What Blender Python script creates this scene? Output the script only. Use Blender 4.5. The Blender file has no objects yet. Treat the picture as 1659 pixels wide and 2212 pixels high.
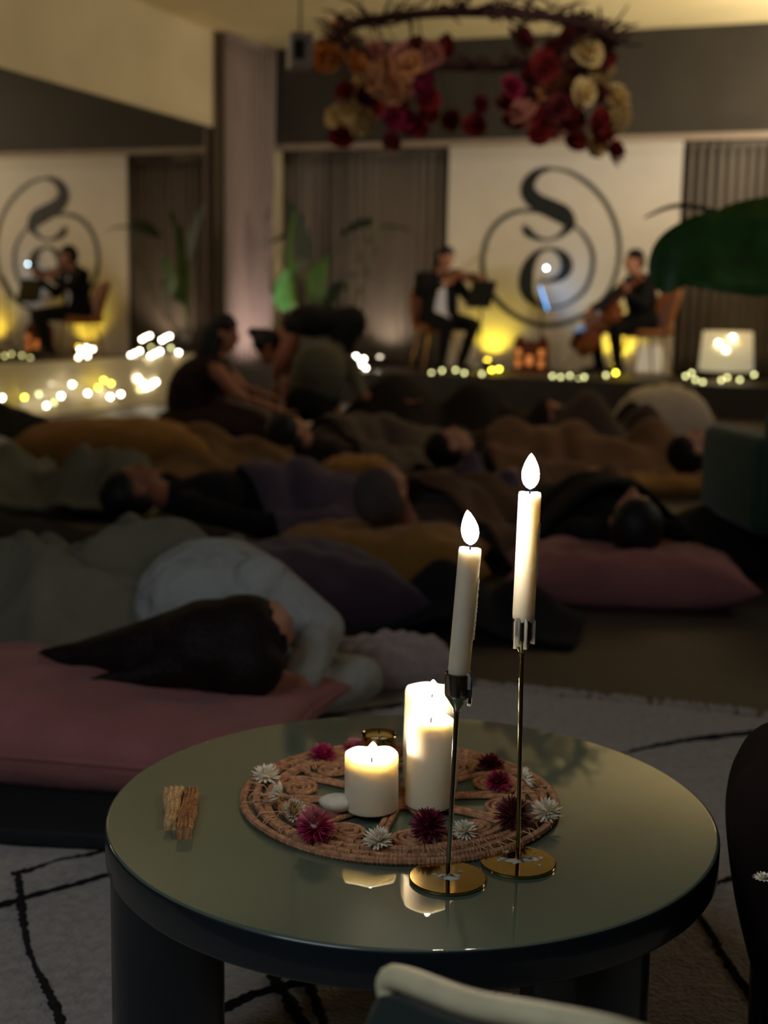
import bpy, bmesh, math, random
import numpy as np
from mathutils import Vector, Matrix

# ---------------------------------------------------------------- camera
SC = bpy.context.scene
COL = SC.collection
IW, IH = 1659, 2212
FPX = 2850.0
PITCH, ROLL, YAW = 0.1545, 0.0188, math.radians(20.6)
HT = 0.37                      # height of the table top
HC = HT + 0.592                # height of the camera
CF = Vector((-math.sin(YAW), math.cos(YAW), 0))     # level heading
CR = Vector((math.cos(YAW), math.sin(YAW), 0))      # level right
_fw = CF * math.cos(PITCH) + Vector((0, 0, -math.sin(PITCH)))
_up = CF * math.sin(PITCH) + Vector((0, 0, math.cos(PITCH)))
_rt = CR.copy()
_c, _s = math.cos(ROLL), math.sin(ROLL)
RT = _rt * _c + _up * _s
UP = _up * _c - _rt * _s
FW = _fw
CAM = Vector((0, 0, HC))
cam_data = bpy.data.cameras.new('camera')
cam = bpy.data.objects.new('camera', cam_data)
COL.objects.link(cam)
cam_data.sensor_width = 36
cam_data.lens = FPX / IH * 36
cam.matrix_world = Matrix((( RT.x, UP.x, -FW.x, CAM.x), (RT.y, UP.y, -FW.y, CAM.y), (RT.z, UP.z, -FW.z, CAM.z), (0, 0, 0, 1)))
cam_data.clip_start = 0.05
cam_data.clip_end = 60
cam_data.dof.use_dof = True
cam_data.dof.focus_distance = 1.40
cam_data.dof.aperture_fstop = 4.3
SC.camera = cam

# ---------------------------------------------------------------- world, exposure, large lamps
SC.view_settings.view_transform = 'Standard'
SC.view_settings.look = 'None'
SC.view_settings.exposure = 1.95
SC.view_settings.gamma = 1.0
SC.view_settings.use_curve_mapping = False
SC.cycles.use_denoising = True
SC.cycles.sample_clamp_indirect = 4.0
SC.cycles.max_bounces = 8
world = bpy.data.worlds.new('dusk')
SC.world = world
world.use_nodes = True
world.node_tree.nodes['Background'].inputs[0].default_value = (0.20, 0.28, 0.40, 1)
world.node_tree.nodes['Background'].inputs[1].default_value = 0.02


def lamp(name, kind, loc, energy, rgb, aim=None, size=0.1, spot=1.2, blend=0.6, parent=None, sy=None):
    d = bpy.data.lights.new(name, kind)
    d.energy = energy
    d.color = rgb
    if kind == 'AREA':
        d.size = size
        if sy:
            d.shape = 'RECTANGLE'
            d.size_y = sy
    else:
        d.shadow_soft_size = size
    if kind == 'SPOT':
        d.spot_size = spot
        d.spot_blend = blend
    o = bpy.data.objects.new(name, d)
    COL.objects.link(o)
    o.location = loc
    if aim is not None:
        o.rotation_euler = (Vector(aim) - Vector(loc)).to_track_quat('-Z', 'Y').to_euler()
    if parent:
        o.parent = parent
        o.matrix_parent_inverse = world_of(parent).inverted()
    return o


# room lamps: dim cool ceiling lamp behind the camera, warm uplighters that wash the ceiling, stage spot
lamp('room_lamp_cool', 'AREA', (-1.2, -0.9, 2.5), 5.0, (0.80, 0.90, 1.0), (-0.7, 1.2, 0), 1.3)
lamp('uplighter_right', 'SPOT', (0.6, 12.0, 1.9), 185, (1.0, 0.86, 0.62), (-1.2, 12.4, 3.9), 0.15, 2.5, 1.0)
lamp('uplighter_left', 'SPOT', (-5.0, 5.4, 2.0), 32, (1.0, 0.86, 0.64), (-5.6, 9.0, 3.9), 0.15, 2.4, 1.0)
lamp('stage_spot', 'SPOT', (-1.2, 8.2, 3.5), 22, (1.0, 0.88, 0.80), (-3.3, 14.0, 1.9), 0.2, 0.62, 0.9)
lamp('warm_fill', 'AREA', (2.4, 7.6, 3.6), 14, (1.0, 0.85, 0.70), (-1.8, 7.4, 0.4), 2.0)  # unseen warm fill added for ambient light on the sleepers

lamp('flower_ring_fill', 'SPOT', (0.9, 3.4, 3.5), 60, (1.0, 0.86, 0.70), (-2.3, 7.7, 2.45), 0.12, 0.42, 0.8)  # added fill aimed at the flower ring, no fixture of the room


# ---------------------------------------------------------------- pixel -> place helpers (real intersections with real planes)
def ray(px, py):
    return FW + RT * ((px - IW / 2) / FPX) - UP * ((py - IH / 2) / FPX)


def at_z(px, py, z=0.0):
    d = ray(px, py)
    return CAM + d * ((z - HC) / d.z)


def at_y(px, py, Y):
    d = ray(px, py)
    return CAM + d * (Y / d.y)


def at_x(px, py, X):
    d = ray(px, py)
    return CAM + d * (X / d.x)


def at_d(px, py, dist):
    d = ray(px, py)
    return CAM + d * (dist / d.dot(CF))


def z_over(P, py):
    """height above which the vertical line through P meets picture row py"""
    lo, hi = -1.0, 6.0
    for _ in range(50):
        m = (lo + hi) / 2
        v = Vector((P.x, P.y, m)) - CAM
        y = IH / 2 - FPX * v.dot(UP) / v.dot(FW)
        if y > py:
            lo = m
        else:
            hi = m
    return (lo + hi) / 2


def loc_cam(a, d, z=0.0):
    """a metres to the right, d metres ahead of the camera, height z"""
    p = CR * a + CF * d
    return Vector((p.x, p.y, z))


# ---------------------------------------------------------------- materials
def lin(c):
    return tuple(((x / 255) / 12.92 if x / 255 <= 0.04045 else ((x / 255 + 0.055) / 1.055) ** 2.4) for x in c)


def M(name, rgb, rough=0.6, var=0.12, scale=30.0, bump=0.0, bscale=80.0, bdist=0.01, metal=0.0, coat=0.0, coatr=0.05, sss=0.0, sheen=0.0, trans=0.0, stretch=None, spec=0.5, sss_scale=0.02, sss_rad=(1.0, 0.62, 0.3), rgb2=None):
    m = bpy.data.materials.new(name)
    m.use_nodes = True
    nt = m.node_tree
    b = nt.nodes['Principled BSDF']
    tc = nt.nodes.new('ShaderNodeTexCoord')
    src = tc.outputs['Object']
    if stretch:
        mp = nt.nodes.new('ShaderNodeMapping')
        mp.inputs['Scale'].default_value = stretch
        nt.links.new(src, mp.inputs[0])
        src = mp.outputs[0]
    n = nt.nodes.new('ShaderNodeTexNoise')
    n.inputs['Scale'].default_value = scale
    n.inputs['Detail'].default_value = 3
    nt.links.new(src, n.inputs['Vector'])
    r = nt.nodes.new('ShaderNodeValToRGB')
    L = lin(rgb)
    if rgb2:
        A, B = lin(rgb2), L
    else:
        A, B = tuple(x * (1 - var * 1.5) for x in L), tuple(min(1, x * (1 + var)) for x in L)
    r.color_ramp.elements[0].position = 0.3
    r.color_ramp.elements[1].position = 0.7
    r.color_ramp.elements[0].color = (*A, 1)
    r.color_ramp.elements[1].color = (*B, 1)
    nt.links.new(n.outputs[0], r.inputs[0])
    nt.links.new(r.outputs[0], b.inputs['Base Color'])
    b.inputs['Roughness'].default_value = rough
    b.inputs['Metallic'].default_value = metal
    b.inputs['Coat Weight'].default_value = coat
    b.inputs['Coat Roughness'].default_value = coatr
    b.inputs['Sheen Weight'].default_value = sheen
    b.inputs['Transmission Weight'].default_value = trans
    b.inputs['Specular IOR Level'].default_value = spec
    if sss:
        b.inputs['Subsurface Weight'].default_value = sss
        b.inputs['Subsurface Radius'].default_value = sss_rad
        b.inputs['Subsurface Scale'].default_value = sss_scale
    if bump:
        n2 = nt.nodes.new('ShaderNodeTexNoise')
        n2.inputs['Scale'].default_value = bscale
        n2.inputs['Detail'].default_value = 4
        nt.links.new(src, n2.inputs['Vector'])
        bp = nt.nodes.new('ShaderNodeBump')
        bp.inputs['Strength'].default_value = bump
        bp.inputs['Distance'].default_value = bdist
        nt.links.new(n2.outputs[0], bp.inputs['Height'])
        nt.links.new(bp.outputs[0], b.inputs['Normal'])
    return m


def ME(name, rgb, strength, ramp=None):
    m = bpy.data.materials.new(name)
    m.use_nodes = True
    nt = m.node_tree
    b = nt.nodes['Principled BSDF']
    b.inputs['Base Color'].default_value = (*rgb, 1)
    b.inputs['Emission Color'].default_value = (*rgb, 1)
    b.inputs['Emission Strength'].default_value = strength
    if ramp:
        tc = nt.nodes.new('ShaderNodeTexCoord')
        sp = nt.nodes.new('ShaderNodeSeparateXYZ')
        nt.links.new(tc.outputs['Generated'], sp.inputs[0])
        r = nt.nodes.new('ShaderNodeValToRGB')
        while len(r.color_ramp.elements) < len(ramp):
            r.color_ramp.elements.new(0.5)
        for e, (p, c) in zip(r.color_ramp.elements, ramp):
            e.position = p
            e.color = (*c, 1)
        nt.links.new(sp.outputs[2], r.inputs[0])
        nt.links.new(r.outputs[0], b.inputs['Emission Color'])
        nt.links.new(r.outputs[0], b.inputs['Base Color'])
    return m


# ---------------------------------------------------------------- mesh builder
class MB:
    def __init__(self):
        self.v, self.f = [], []

    def add(self, vs, fs):
        o = len(self.v)
        self.v += [tuple(x) for x in vs]
        self.f += [tuple(i + o for i in q) for q in fs]
        return self

    def box(self, c, s, rot=None, bev=0.0):
        bm = bmesh.new()
        bmesh.ops.create_cube(bm, size=1)
        for v in bm.verts:
            v.co = Vector((v.co.x * s[0], v.co.y * s[1], v.co.z * s[2]))
        if bev:
            bmesh.ops.bevel(bm, geom=bm.edges[:], offset=bev, segments=3, affect='EDGES', profile=0.5)
        return self.bm(bm, c, rot)

    def bm(self, bm, c=(0, 0, 0), rot=None):
        bm.verts.index_update()
        R = rot if rot is not None else Matrix.Identity(3)
        self.add([(R @ v.co) + Vector(c) for v in bm.verts], [[v.index for v in f.verts] for f in bm.faces])
        bm.free()
        return self

    def tube(self, pts, rad, n=10, cap=True, closed=False):
        pts = [Vector(p) for p in pts]
        k = len(pts)
        rad = [rad] * k if isinstance(rad, (int, float)) else list(rad)
        T = []
        for i in range(k):
            a = pts[(i - 1) % k] if (closed or i) else pts[0]
            b = pts[(i + 1) % k] if (closed or i < k - 1) else pts[-1]
            t = (b - a)
            T.append(t.normalized() if t.length > 1e-9 else Vector((0, 0, 1)))
        N = T[0].orthogonal().normalized()
        if abs(T[0].z) < 0.9:
            N = (Vector((0, 0, 1)) - T[0] * T[0].z).normalized()
        vs, fs = [], []
        for i in range(k):
            N = (N - T[i] * N.dot(T[i])).normalized()
            B = T[i].cross(N)
            for j in range(n):
                a = 2 * math.pi * j / n
                vs.append(pts[i] + (N * math.cos(a) + B * math.sin(a)) * rad[i])
        for i in range(k if closed else k - 1):
            i2 = (i + 1) % k
            for j in range(n):
                fs.append((i * n + j, i * n + (j + 1) % n, i2 * n + (j + 1) % n, i2 * n + j))
        if cap and not closed:
            fs.append(tuple(range(n))[::-1])
            fs.append(tuple((k - 1) * n + j for j in range(n)))
        return self.add(vs, fs)

    def lathe(self, prof, c=(0, 0, 0), n=40, rot=None, wob=None):
        """prof: list of (r, z); closes on the axis where r == 0"""
        vs, fs = [], []
        R = rot if rot is not None else Matrix.Identity(3)
        idx = []
        for (r, z) in prof:
            if r < 1e-7:
                idx.append([len(vs)])
                vs.append(R @ Vector((0, 0, z)) + Vector(c))
            else:
                row = []
                for j in range(n):
                    a = 2 * math.pi * j / n
                    w = wob(a, z) if wob else (0, 0)
                    row.append(len(vs))
                    vs.append(R @ Vector(((r + w[0]) * math.cos(a), (r + w[0]) * math.sin(a), z + w[1])) + Vector(c))
                idx.append(row)
        for a, b in zip(idx[:-1], idx[1:]):
            for j in range(n):
                j2 = (j + 1) % n
                if len(a) == 1 and len(b) == 1:
                    continue
                if len(a) == 1:
                    fs.append((a[0], b[j2], b[j]))
                elif len(b) == 1:
                    fs.append((a[j], a[j2], b[0]))
                else:
                    fs.append((a[j], a[j2], b[j2], b[j]))
        return self.add(vs, fs)

    def ball(self, c, r, n=12, rot=None):
        r = (r, r, r) if isinstance(r, (int, float)) else r
        vs, fs = [], []
        R = rot if rot is not None else Matrix.Identity(3)
        m = max(4, n // 2)
        prof = [(math.sin(math.pi * i / m), -math.cos(math.pi * i / m)) for i in range(m + 1)]
        t = MB().lathe([(0 if i in (0, m) else p[0], p[1]) for i, p in enumerate(prof)], n=n)
        return self.add([R @ Vector((v[0] * r[0], v[1] * r[1], v[2] * r[2])) + Vector(c) for v in t.v], t.f)

    def grid(self, P):
        """P: array (a, b, 3)"""
        a, b = len(P), len(P[0])
        return self.add([P[i][j] for i in range(a) for j in range(b)], [(i * b + j, (i + 1) * b + j, (i + 1) * b + j + 1, i * b + j + 1) for i in range(a - 1) for j in range(b - 1)])

    def build(self, name, mat, parent=None, smooth=True, loc=None, angle=40):
        me = bpy.data.meshes.new(name)
        vs = self.v
        if loc is not None:
            vs = [(x - loc[0], y - loc[1], z - loc[2]) for x, y, z in vs]
        me.from_pydata(vs, [], self.f)
        bm = bmesh.new()
        bm.from_mesh(me)
        bmesh.ops.recalc_face_normals(bm, faces=bm.faces)
        bm.to_mesh(me)
        bm.free()
        for m in (mat if isinstance(mat, (list, tuple)) else [mat]):
            me.materials.append(m)
        if smooth:
            me.polygons.foreach_set('use_smooth', [True] * len(me.polygons))
            try:
                me.set_sharp_from_angle(angle=math.radians(angle))
            except Exception:
                pass
        me.update()
        return link(name, me, parent, loc)


def link(name, me, parent=None, loc=None):
    o = bpy.data.objects.new(name, me)
    COL.objects.link(o)
    if loc is not None:
        o.location = loc
    if parent is not None:
        o.parent = parent
        o.matrix_parent_inverse = world_of(parent).inverted()
    return o


def world_of(o):
    m = Matrix.LocRotScale(o.location, o.rotation_euler, o.scale)
    if o.parent:
        return world_of(o.parent) @ o.matrix_parent_inverse @ m
    return m


def empty(name, loc, rz=0.0):
    o = bpy.data.objects.new(name, None)
    o.empty_display_size = 0.05
    COL.objects.link(o)
    o.location = loc
    o.rotation_euler = (0, 0, rz)
    return o


def T(o, label, cat, group=None, kind=None):
    o['label'] = label
    o['category'] = cat
    if group:
        o['group'] = group
    if kind:
        o['kind'] = kind
    return o


def S(o):
    o['kind'] = 'structure'
    return o


def thing(name, loc, label, cat, group=None, rz=0.0):
    return T(empty(name, loc, rz), label, cat, group)


def copy_tree(o, parent=None):
    c = o.copy()
    COL.objects.link(c)
    if parent is not None:
        c.parent = parent
    for ch in list(o.children):
        copy_tree(ch, c)
    return c


def stuff(o):
    o['kind'] = 'stuff'
    return o


rnd = random.Random(7)
V = Vector

# ================================================================ THE ROOM
XL, YW = -6.64, 14.2           # mirror wall, stage wall
XR, YB = 6.6, -3.6
YBH = YW - 0.70                 # face of the bulkhead over the stage
ZS = 0.31                       # stage height
ZC = at_y(1000, 84, YBH).z      # ceiling
ZB = at_y(1000, 302, YBH).z     # underside of the bulkhead
m_floor = M('dark_floor', (58, 48, 40), 0.55, 0.2, 3, 0.06, 20, stretch=(1, 6, 1))
m_ceil = M('cream_ceiling', (214, 196, 150), 0.8, 0.05, 2)
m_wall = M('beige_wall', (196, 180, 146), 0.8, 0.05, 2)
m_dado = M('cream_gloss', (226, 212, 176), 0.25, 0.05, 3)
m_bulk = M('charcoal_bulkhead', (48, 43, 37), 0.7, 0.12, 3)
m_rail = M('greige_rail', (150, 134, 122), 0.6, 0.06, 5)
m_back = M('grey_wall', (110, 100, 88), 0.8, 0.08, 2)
m_stage = M('dark_stage', (48, 40, 34), 0.5, 0.2, 6)

S(MB().box(((XL + XR) / 2, (YB + YW) / 2, -0.05), (XR - XL + 0.4, YW - YB + 0.4, 0.1)).build('floor', m_floor, smooth=False))
S(MB().box(((XL + XR) / 2, (YB + YW) / 2, ZC + 0.05), (XR - XL + 0.4, YW - YB + 0.4, 0.1)).build('ceiling', m_ceil, smooth=False))
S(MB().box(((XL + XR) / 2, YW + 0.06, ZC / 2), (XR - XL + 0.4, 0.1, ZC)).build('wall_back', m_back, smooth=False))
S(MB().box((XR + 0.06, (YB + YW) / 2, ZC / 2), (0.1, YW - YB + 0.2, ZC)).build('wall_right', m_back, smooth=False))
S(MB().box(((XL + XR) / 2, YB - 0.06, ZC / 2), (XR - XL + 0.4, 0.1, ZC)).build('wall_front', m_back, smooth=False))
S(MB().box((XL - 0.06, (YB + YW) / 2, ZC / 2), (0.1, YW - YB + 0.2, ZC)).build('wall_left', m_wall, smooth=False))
S(MB().box(((XL + XR) / 2, (YBH + YW) / 2, (ZB + ZC) / 2), (XR - XL, YW - YBH, ZC - ZB)).build('trim_1', m_bulk, smooth=False))
S(MB().box(((XL + XR) / 2, YBH + 0.02, ZB - 0.03), (XR - XL, 0.05, 0.06)).build('trim_2', m_rail, smooth=False))
gp = at_z(1050, -40, ZC)
S(MB().box((gp.x + 0.2, gp.y - 0.1, ZC - 0.02), (1.5, 0.9, 0.04), bev=0.01).build('trim_3', M('olive_panel', (150, 134, 92), 0.7), smooth=False))

# stage
S(MB().box(((XL + XR) / 2, (12.4 + YW) / 2, ZS / 2), (XR - XL, YW - 12.4, ZS), bev=0.01).build('stage_platform', m_stage, smooth=False))
ZD = at_x(120, 781, XL + 0.1).z                      # top of the cream ledge under the mirror
S(MB().box((XL + 0.05, (6.5 + 12.38) / 2, ZD / 2), (0.1, 5.88, ZD), bev=0.006).build('baseboard_left', m_dado, smooth=False))

# wall mirror: a real reflecting sheet between ledge and beige wall
ZM = at_x(300, 237, XL).z
mir = thing('wall_mirror', (XL, 8, ZD), 'wall-wide mirror on the left wall reflecting the stage and logo', 'mirror')
mm = M('mirror_glass', (214, 208, 198), 0.0, 0.0, metal=1.0)
MB().box((XL + 0.01, (2.0 + 12.45) / 2, (ZD + ZM) / 2), (0.02, 10.45, ZM - ZD)).build('glass', mm, mir, smooth=False)
MB().box((XL + 0.014, (2.0 + 12.45) / 2, ZM + 0.012), (0.028, 10.45, 0.024)).build('top_edge', m_bulk, mir, smooth=False)


# pleated curtains
def curtain(name, p0, p1, z0, z1, mat, label, pitch=0.095, depth=0.045, seed=1, header=True):
    p0, p1 = V(p0), V(p1)
    d = p1 - p0
    L = d.length
    d.normalize()
    nrm = V((-d.y, d.x, 0))
    rr = random.Random(seed)
    n = max(8, int(L / pitch)) * 8
    t = thing(name, ((p0 + p1) / 2).to_tuple()[:2] + (z0,), label, 'curtain')
    ph = [rr.uniform(-1, 1) for _ in range(n)]
    rows = []
    nz = 10
    for k in range(nz + 1):
        z = z0 + (z1 - z0) * k / nz
        row = []
        for i in range(n + 1):
            u = i / n * L
            w = math.sin(2 * math.pi * u / pitch + 1.3 * math.sin(u * 2.1 + seed)) * depth * (0.75 + 0.35 * math.sin(u * 5.3 + seed))
            w += 0.012 * math.sin(u * 9 + 2.5 * (1 - k / nz) + seed)
            q = p0 + d * u + nrm * w
            row.append((q.x, q.y, z))
        rows.append(row)
    o = MB().grid(rows).build('drape', mat, t)
    sm = o.modifiers.new('thickness', 'SOLIDIFY')
    sm.thickness = 0.004
    if header:
        MB().box(((p0 + p1) / 2 + V((0, 0, z1 - (p0.z + p1.z) / 2 - 0.03))), (L, 0.03, 0.06), Matrix.Rotation(math.atan2(d.y, d.x), 3, 'Z')).build('heading_tape', mat, t, smooth=False)
    return t


m_cur = M('taupe_sheer', (118, 106, 96), 0.85, 0.12, 14, stretch=(6, 6, 0.2))
m_cur2 = M('mauve_taupe_sheer', (132, 116, 112), 0.85, 0.12, 14, stretch=(6, 6, 0.2))
m_cur3 = M('dark_taupe_sheer', (112, 102, 92), 0.85, 0.12, 14, stretch=(6, 6, 0.2))
YP = YW - 0.16
pl = at_y(966, 500, YP).x
pr = at_y(1466, 500, YP).x
curtain('curtain', (XL + 0.14, 12.47, 0), (XL + 0.20, YBH - 0.06, 0), ZS + 0.01, ZC - 0.01, m_cur2, 'tall taupe curtain hanging between the mirror and the stage corner', seed=3)
curtain('curtain', (XL + 0.25, YW - 0.09, 0), (pl - 0.02, YW - 0.09, 0), ZS + 0.01, ZB - 0.01, m_cur, 'pleated taupe curtain behind the violinist and the leafy plant', seed=5)
curtain('curtain', (pr + 0.03, YW - 0.09, 0), (XR - 0.1, YW - 0.09, 0), ZS + 0.01, ZB - 0.01, m_cur3, 'dark pleated curtain at the far right behind the drum lamp', seed=8)

# backdrop panel with its monogram
pz1 = at_y(1215, 301, YP).z
pan = thing('backdrop_panel', ((pl + pr) / 2, YP, ZS), 'large white backdrop panel with a dark swirling S and e monogram', 'backdrop')
m_pan = M('white_board', (226, 216, 204), 0.75, 0.03, 3)
MB().box(((pl + pr) / 2, YP + 0.02, (ZS + pz1) / 2), (pr - pl, 0.04, pz1 - ZS), bev=0.004).build('board', m_pan, pan, smooth=False)
m_ink = M('dark_green_ink', (10, 18, 18), 0.5, 0.1, 8)
m_ink2 = M('grey_green_ink', (78, 80, 74), 0.5, 0.1, 8)


def spline(pts, k=8):
    pts = [np.array(p, float) for p in pts]
    out = []
    for i in range(len(pts) - 1):
        a, b, c, d = pts[max(0, i - 1)], pts[i], pts[i + 1], pts[min(len(pts) - 1, i + 2)]
        for j in range(k):
            t = j / k
            out.append(0.5 * ((2 * b) + (-a + c) * t + (2 * a - 5 * b + 4 * c - d) * t * t + (-a + 3 * b - 3 * c + d) * t ** 3))
    out.append(pts[-1])
    return out


def ribbon(pts, name, mat, dz=0.0):
    """pts: (u, v, width) read off the panel; becomes a raised band on it"""
    P = spline([(950 + u / 2.34, 300 + v / 2.34, w / 2.34) for u, v, w in pts])
    W = [at_y(p[0], p[1], YP) for p in P]
    P = [(p[0], p[1], p[2] * (1.36 if name.startswith('letter') else 1.08)) for p in P]
    sc = YP / FPX / math.cos(0.2)
    top, fr = [], []
    n = len(W)
    rows = [[], [], [], []]
    for i in range(n):
        t = (W[min(n - 1, i + 1)] - W[max(0, i - 1)])
        t.normalize()
        nn = V((-t.z, 0, t.x))
        h = max(0.003, P[i][2] * sc / 2)
        y0, y1 = YP - 0.0005, YP - 0.006 - dz
        rows[0].append(W[i] + nn * h + V((0, y0 - YP, 0)))
        rows[1].append(W[i] + nn * h + V((0, y1 - YP, 0)))
        rows[2].append(W[i] - nn * h + V((0, y1 - YP, 0)))
        rows[3].append(W[i] - nn * h + V((0, y0 - YP, 0)))
    return MB().grid(rows).build(name, mat, pan, smooth=False)


ribbon([(560, 150, 14), (500, 168, 26), (455, 215, 44), (448, 268, 56), (490, 318, 62), (560, 352, 66), (625, 385, 66), (655, 430, 46), (632, 470, 24), (590, 500, 12), (540, 511, 9), (490, 500, 18), (450, 474, 30), (432, 448, 22), (436, 436, 8)], 'letter_s', m_ink, 0.002)
ribbon([(500, 722, 8), (570, 715, 18), (620, 690, 34), (642, 650, 44), (634, 605, 38), (600, 570, 20), (550, 555, 9), (495, 578, 22), (452, 640, 44), (436, 715, 56), (445, 780, 48), (478, 826, 24), (530, 850, 10)], 'letter_e', m_ink, 0.002)
ribbon([(560, 150, 12), (655, 168, 18), (755, 230, 22), (838, 322, 22), (888, 430, 22), (908, 540, 22), (898, 655, 20), (858, 765, 20), (790, 850, 20), (700, 905, 22), (600, 937, 24), (510, 940, 24), (425, 918, 24), (340, 868, 26), (275, 800, 28), (235, 735, 26)], 'outer_ring', m_ink2)
ribbon([(235, 735, 26), (218, 660, 24), (220, 580, 24), (242, 500, 22), (285, 432, 22), (350, 384, 22), (420, 364, 20), (505, 370, 14)], 'outer_ring', m_ink2)
ribbon([(668, 428, 10), (720, 475, 16), (758, 535, 20), (775, 600, 22), (768, 680, 22), (732, 765, 20), (660, 825, 16), (590, 850, 12), (525, 850, 8)], 'inner_ring', m_ink2)


# yellow uplights at the foot of the panel
def uplight(px, py, Y, rgb, e, label, aim, spot=1.3, bulb=7, emit=(1.0, 0.72, 0.05)):
    p = at_y(px, py, Y)
    p.z = ZS
    t = thing('uplight', p, label, 'lamp', 'uplights on the stage')
    MB().lathe([(0, 0), (0.055, 0), (0.06, 0.01), (0.06, 0.09), (0.052, 0.1), (0.046, 0.1), (0.046, 0.07), (0, 0.07)], p, 20).build('housing', m_black, t)
    MB().lathe([(0, 0.072), (0.044, 0.072), (0.044, 0.078), (0.03, 0.098), (0, 0.108)], p, 20).build('lens', ME('uplight_lens', emit, bulb), t)
    lamp('uplight_beam', 'SPOT', (p.x, p.y, p.z + 0.13), e, rgb, V(p) + V(aim), 0.03, spot, 0.8, t)
    return t


m_black = M('matte_black', (20, 19, 19), 0.5, 0.1, 20)
uplight(1052, 812, YP - 0.22, (1.0, 0.78, 0.05), 2.8, 'yellow uplight at the foot of the panel beside the violinist', (0, 0.17, 0.42), 1.9)
uplight(1325, 800, YP - 0.22, (1.0, 0.78, 0.05), 2.8, 'yellow uplight at the foot of the panel behind the cellist', (0, 0.17, 0.42), 1.9)
uplight(640, 800, YBH - 0.75, (1.0, 0.80, 0.68), 12.0, 'pale uplight at the foot of the tall corner curtain', (-0.75, 0.15, 0.75), 1.9, 1.5, (1.0, 0.8, 0.6))
uplight(820, 800, YW - 0.50, (1.0, 0.84, 0.66), 4.5, 'pale uplight on the floor behind the violinist', (0, 0.2, 0.5), 1.9, 3, (1.0, 0.85, 0.6))

# ================================================================ TABLE AND RUG
tc_ = loc_cam(0.0395, 1.51, 0)
TR = 0.36
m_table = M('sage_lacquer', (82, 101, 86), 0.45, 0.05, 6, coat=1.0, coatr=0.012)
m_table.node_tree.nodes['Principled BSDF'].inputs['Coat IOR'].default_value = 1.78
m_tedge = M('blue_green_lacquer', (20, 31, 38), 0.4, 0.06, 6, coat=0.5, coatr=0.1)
tab = thing('coffee_table', tc_, 'round sage green lacquered coffee table on thick round legs', 'table')
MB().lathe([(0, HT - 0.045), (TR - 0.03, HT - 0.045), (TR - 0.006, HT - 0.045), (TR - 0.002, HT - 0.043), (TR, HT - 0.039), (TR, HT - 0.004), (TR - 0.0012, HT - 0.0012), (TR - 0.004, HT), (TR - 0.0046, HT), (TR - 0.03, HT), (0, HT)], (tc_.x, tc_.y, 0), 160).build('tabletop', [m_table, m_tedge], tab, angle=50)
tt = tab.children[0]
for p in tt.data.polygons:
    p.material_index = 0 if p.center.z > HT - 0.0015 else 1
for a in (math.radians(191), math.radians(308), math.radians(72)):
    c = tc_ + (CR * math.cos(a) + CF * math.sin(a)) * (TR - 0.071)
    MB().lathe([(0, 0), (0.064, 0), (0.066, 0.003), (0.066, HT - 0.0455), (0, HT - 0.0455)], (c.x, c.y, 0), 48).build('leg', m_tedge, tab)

# rug: thick cream pile with black lines
m_rug = M('cream_pile', (176, 166, 156), 0.95, 0.16, 60, 0.9, 130, sheen=0.3)
m_line = M('black_pile', (24, 22, 22), 0.95, 0.2, 90, 0.8, 160)
e0, e1 = at_z(1150, 1506, 0.0), at_z(1659, 1560, 0.0)
ru = (e1 - e0).normalized()
rv = V((ru.y, -ru.x, 0))            # towards the camera
if rv.dot(CF) > 0:
    rv = -rv
ro = e0
rug = thing('rug', ro, 'cream shaggy rug with black lines under the green table', 'rug')
U0, U1, V0, V1 = -1.75, 1.15, 0.0, 2.55
nu, nv = 150, 130
R2 = random.Random(5)
nz = np.random.RandomState(3)
hgt = nz.rand(nu + 1, nv + 1) * 0.006
for _ in range(1):
    hgt = (hgt + np.roll(hgt, 1, 0) + np.roll(hgt, 1, 1)) / 3 * 1.3
rows = []
for i in range(nu + 1):
    row = []
    for j in range(nv + 1):
        u = U0 + (U1 - U0) * i / nu
        v = V0 + (V1 - V0) * j / nv
        z = 0.014 + hgt[i, j] + 0.003 * math.sin(u * 9 + v * 5) * math.sin(v * 11)
        if i in (0, nu) or j in (0, nv):
            z = 0.001
        q = ro + ru * u + rv * (v + (0.02 * math.sin(u * 14) if j == 0 else 0))
        row.append((q.x, q.y, z))
    rows.append(row)
MB().grid(rows).build('pile', m_rug, rug, angle=180)
fr = MB()
for k in range(520):
    u = R2.uniform(U0, U1)
    b = ro + ru * u + V((0, 0, 0.012))
    L = R2.uniform(0.02, 0.06)
    sd = R2.uniform(-0.03, 0.03)
    fr.tube([b + rv * 0.01, b - rv * L * 0.5 + ru * sd * 0.5 + V((0, 0, 0.006)), b - rv * L + ru * sd + V((0, 0, -0.006))], [0.006, 0.007, 0.003], 5)
stuff(fr.build('tufts', m_rug, rug))


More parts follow.
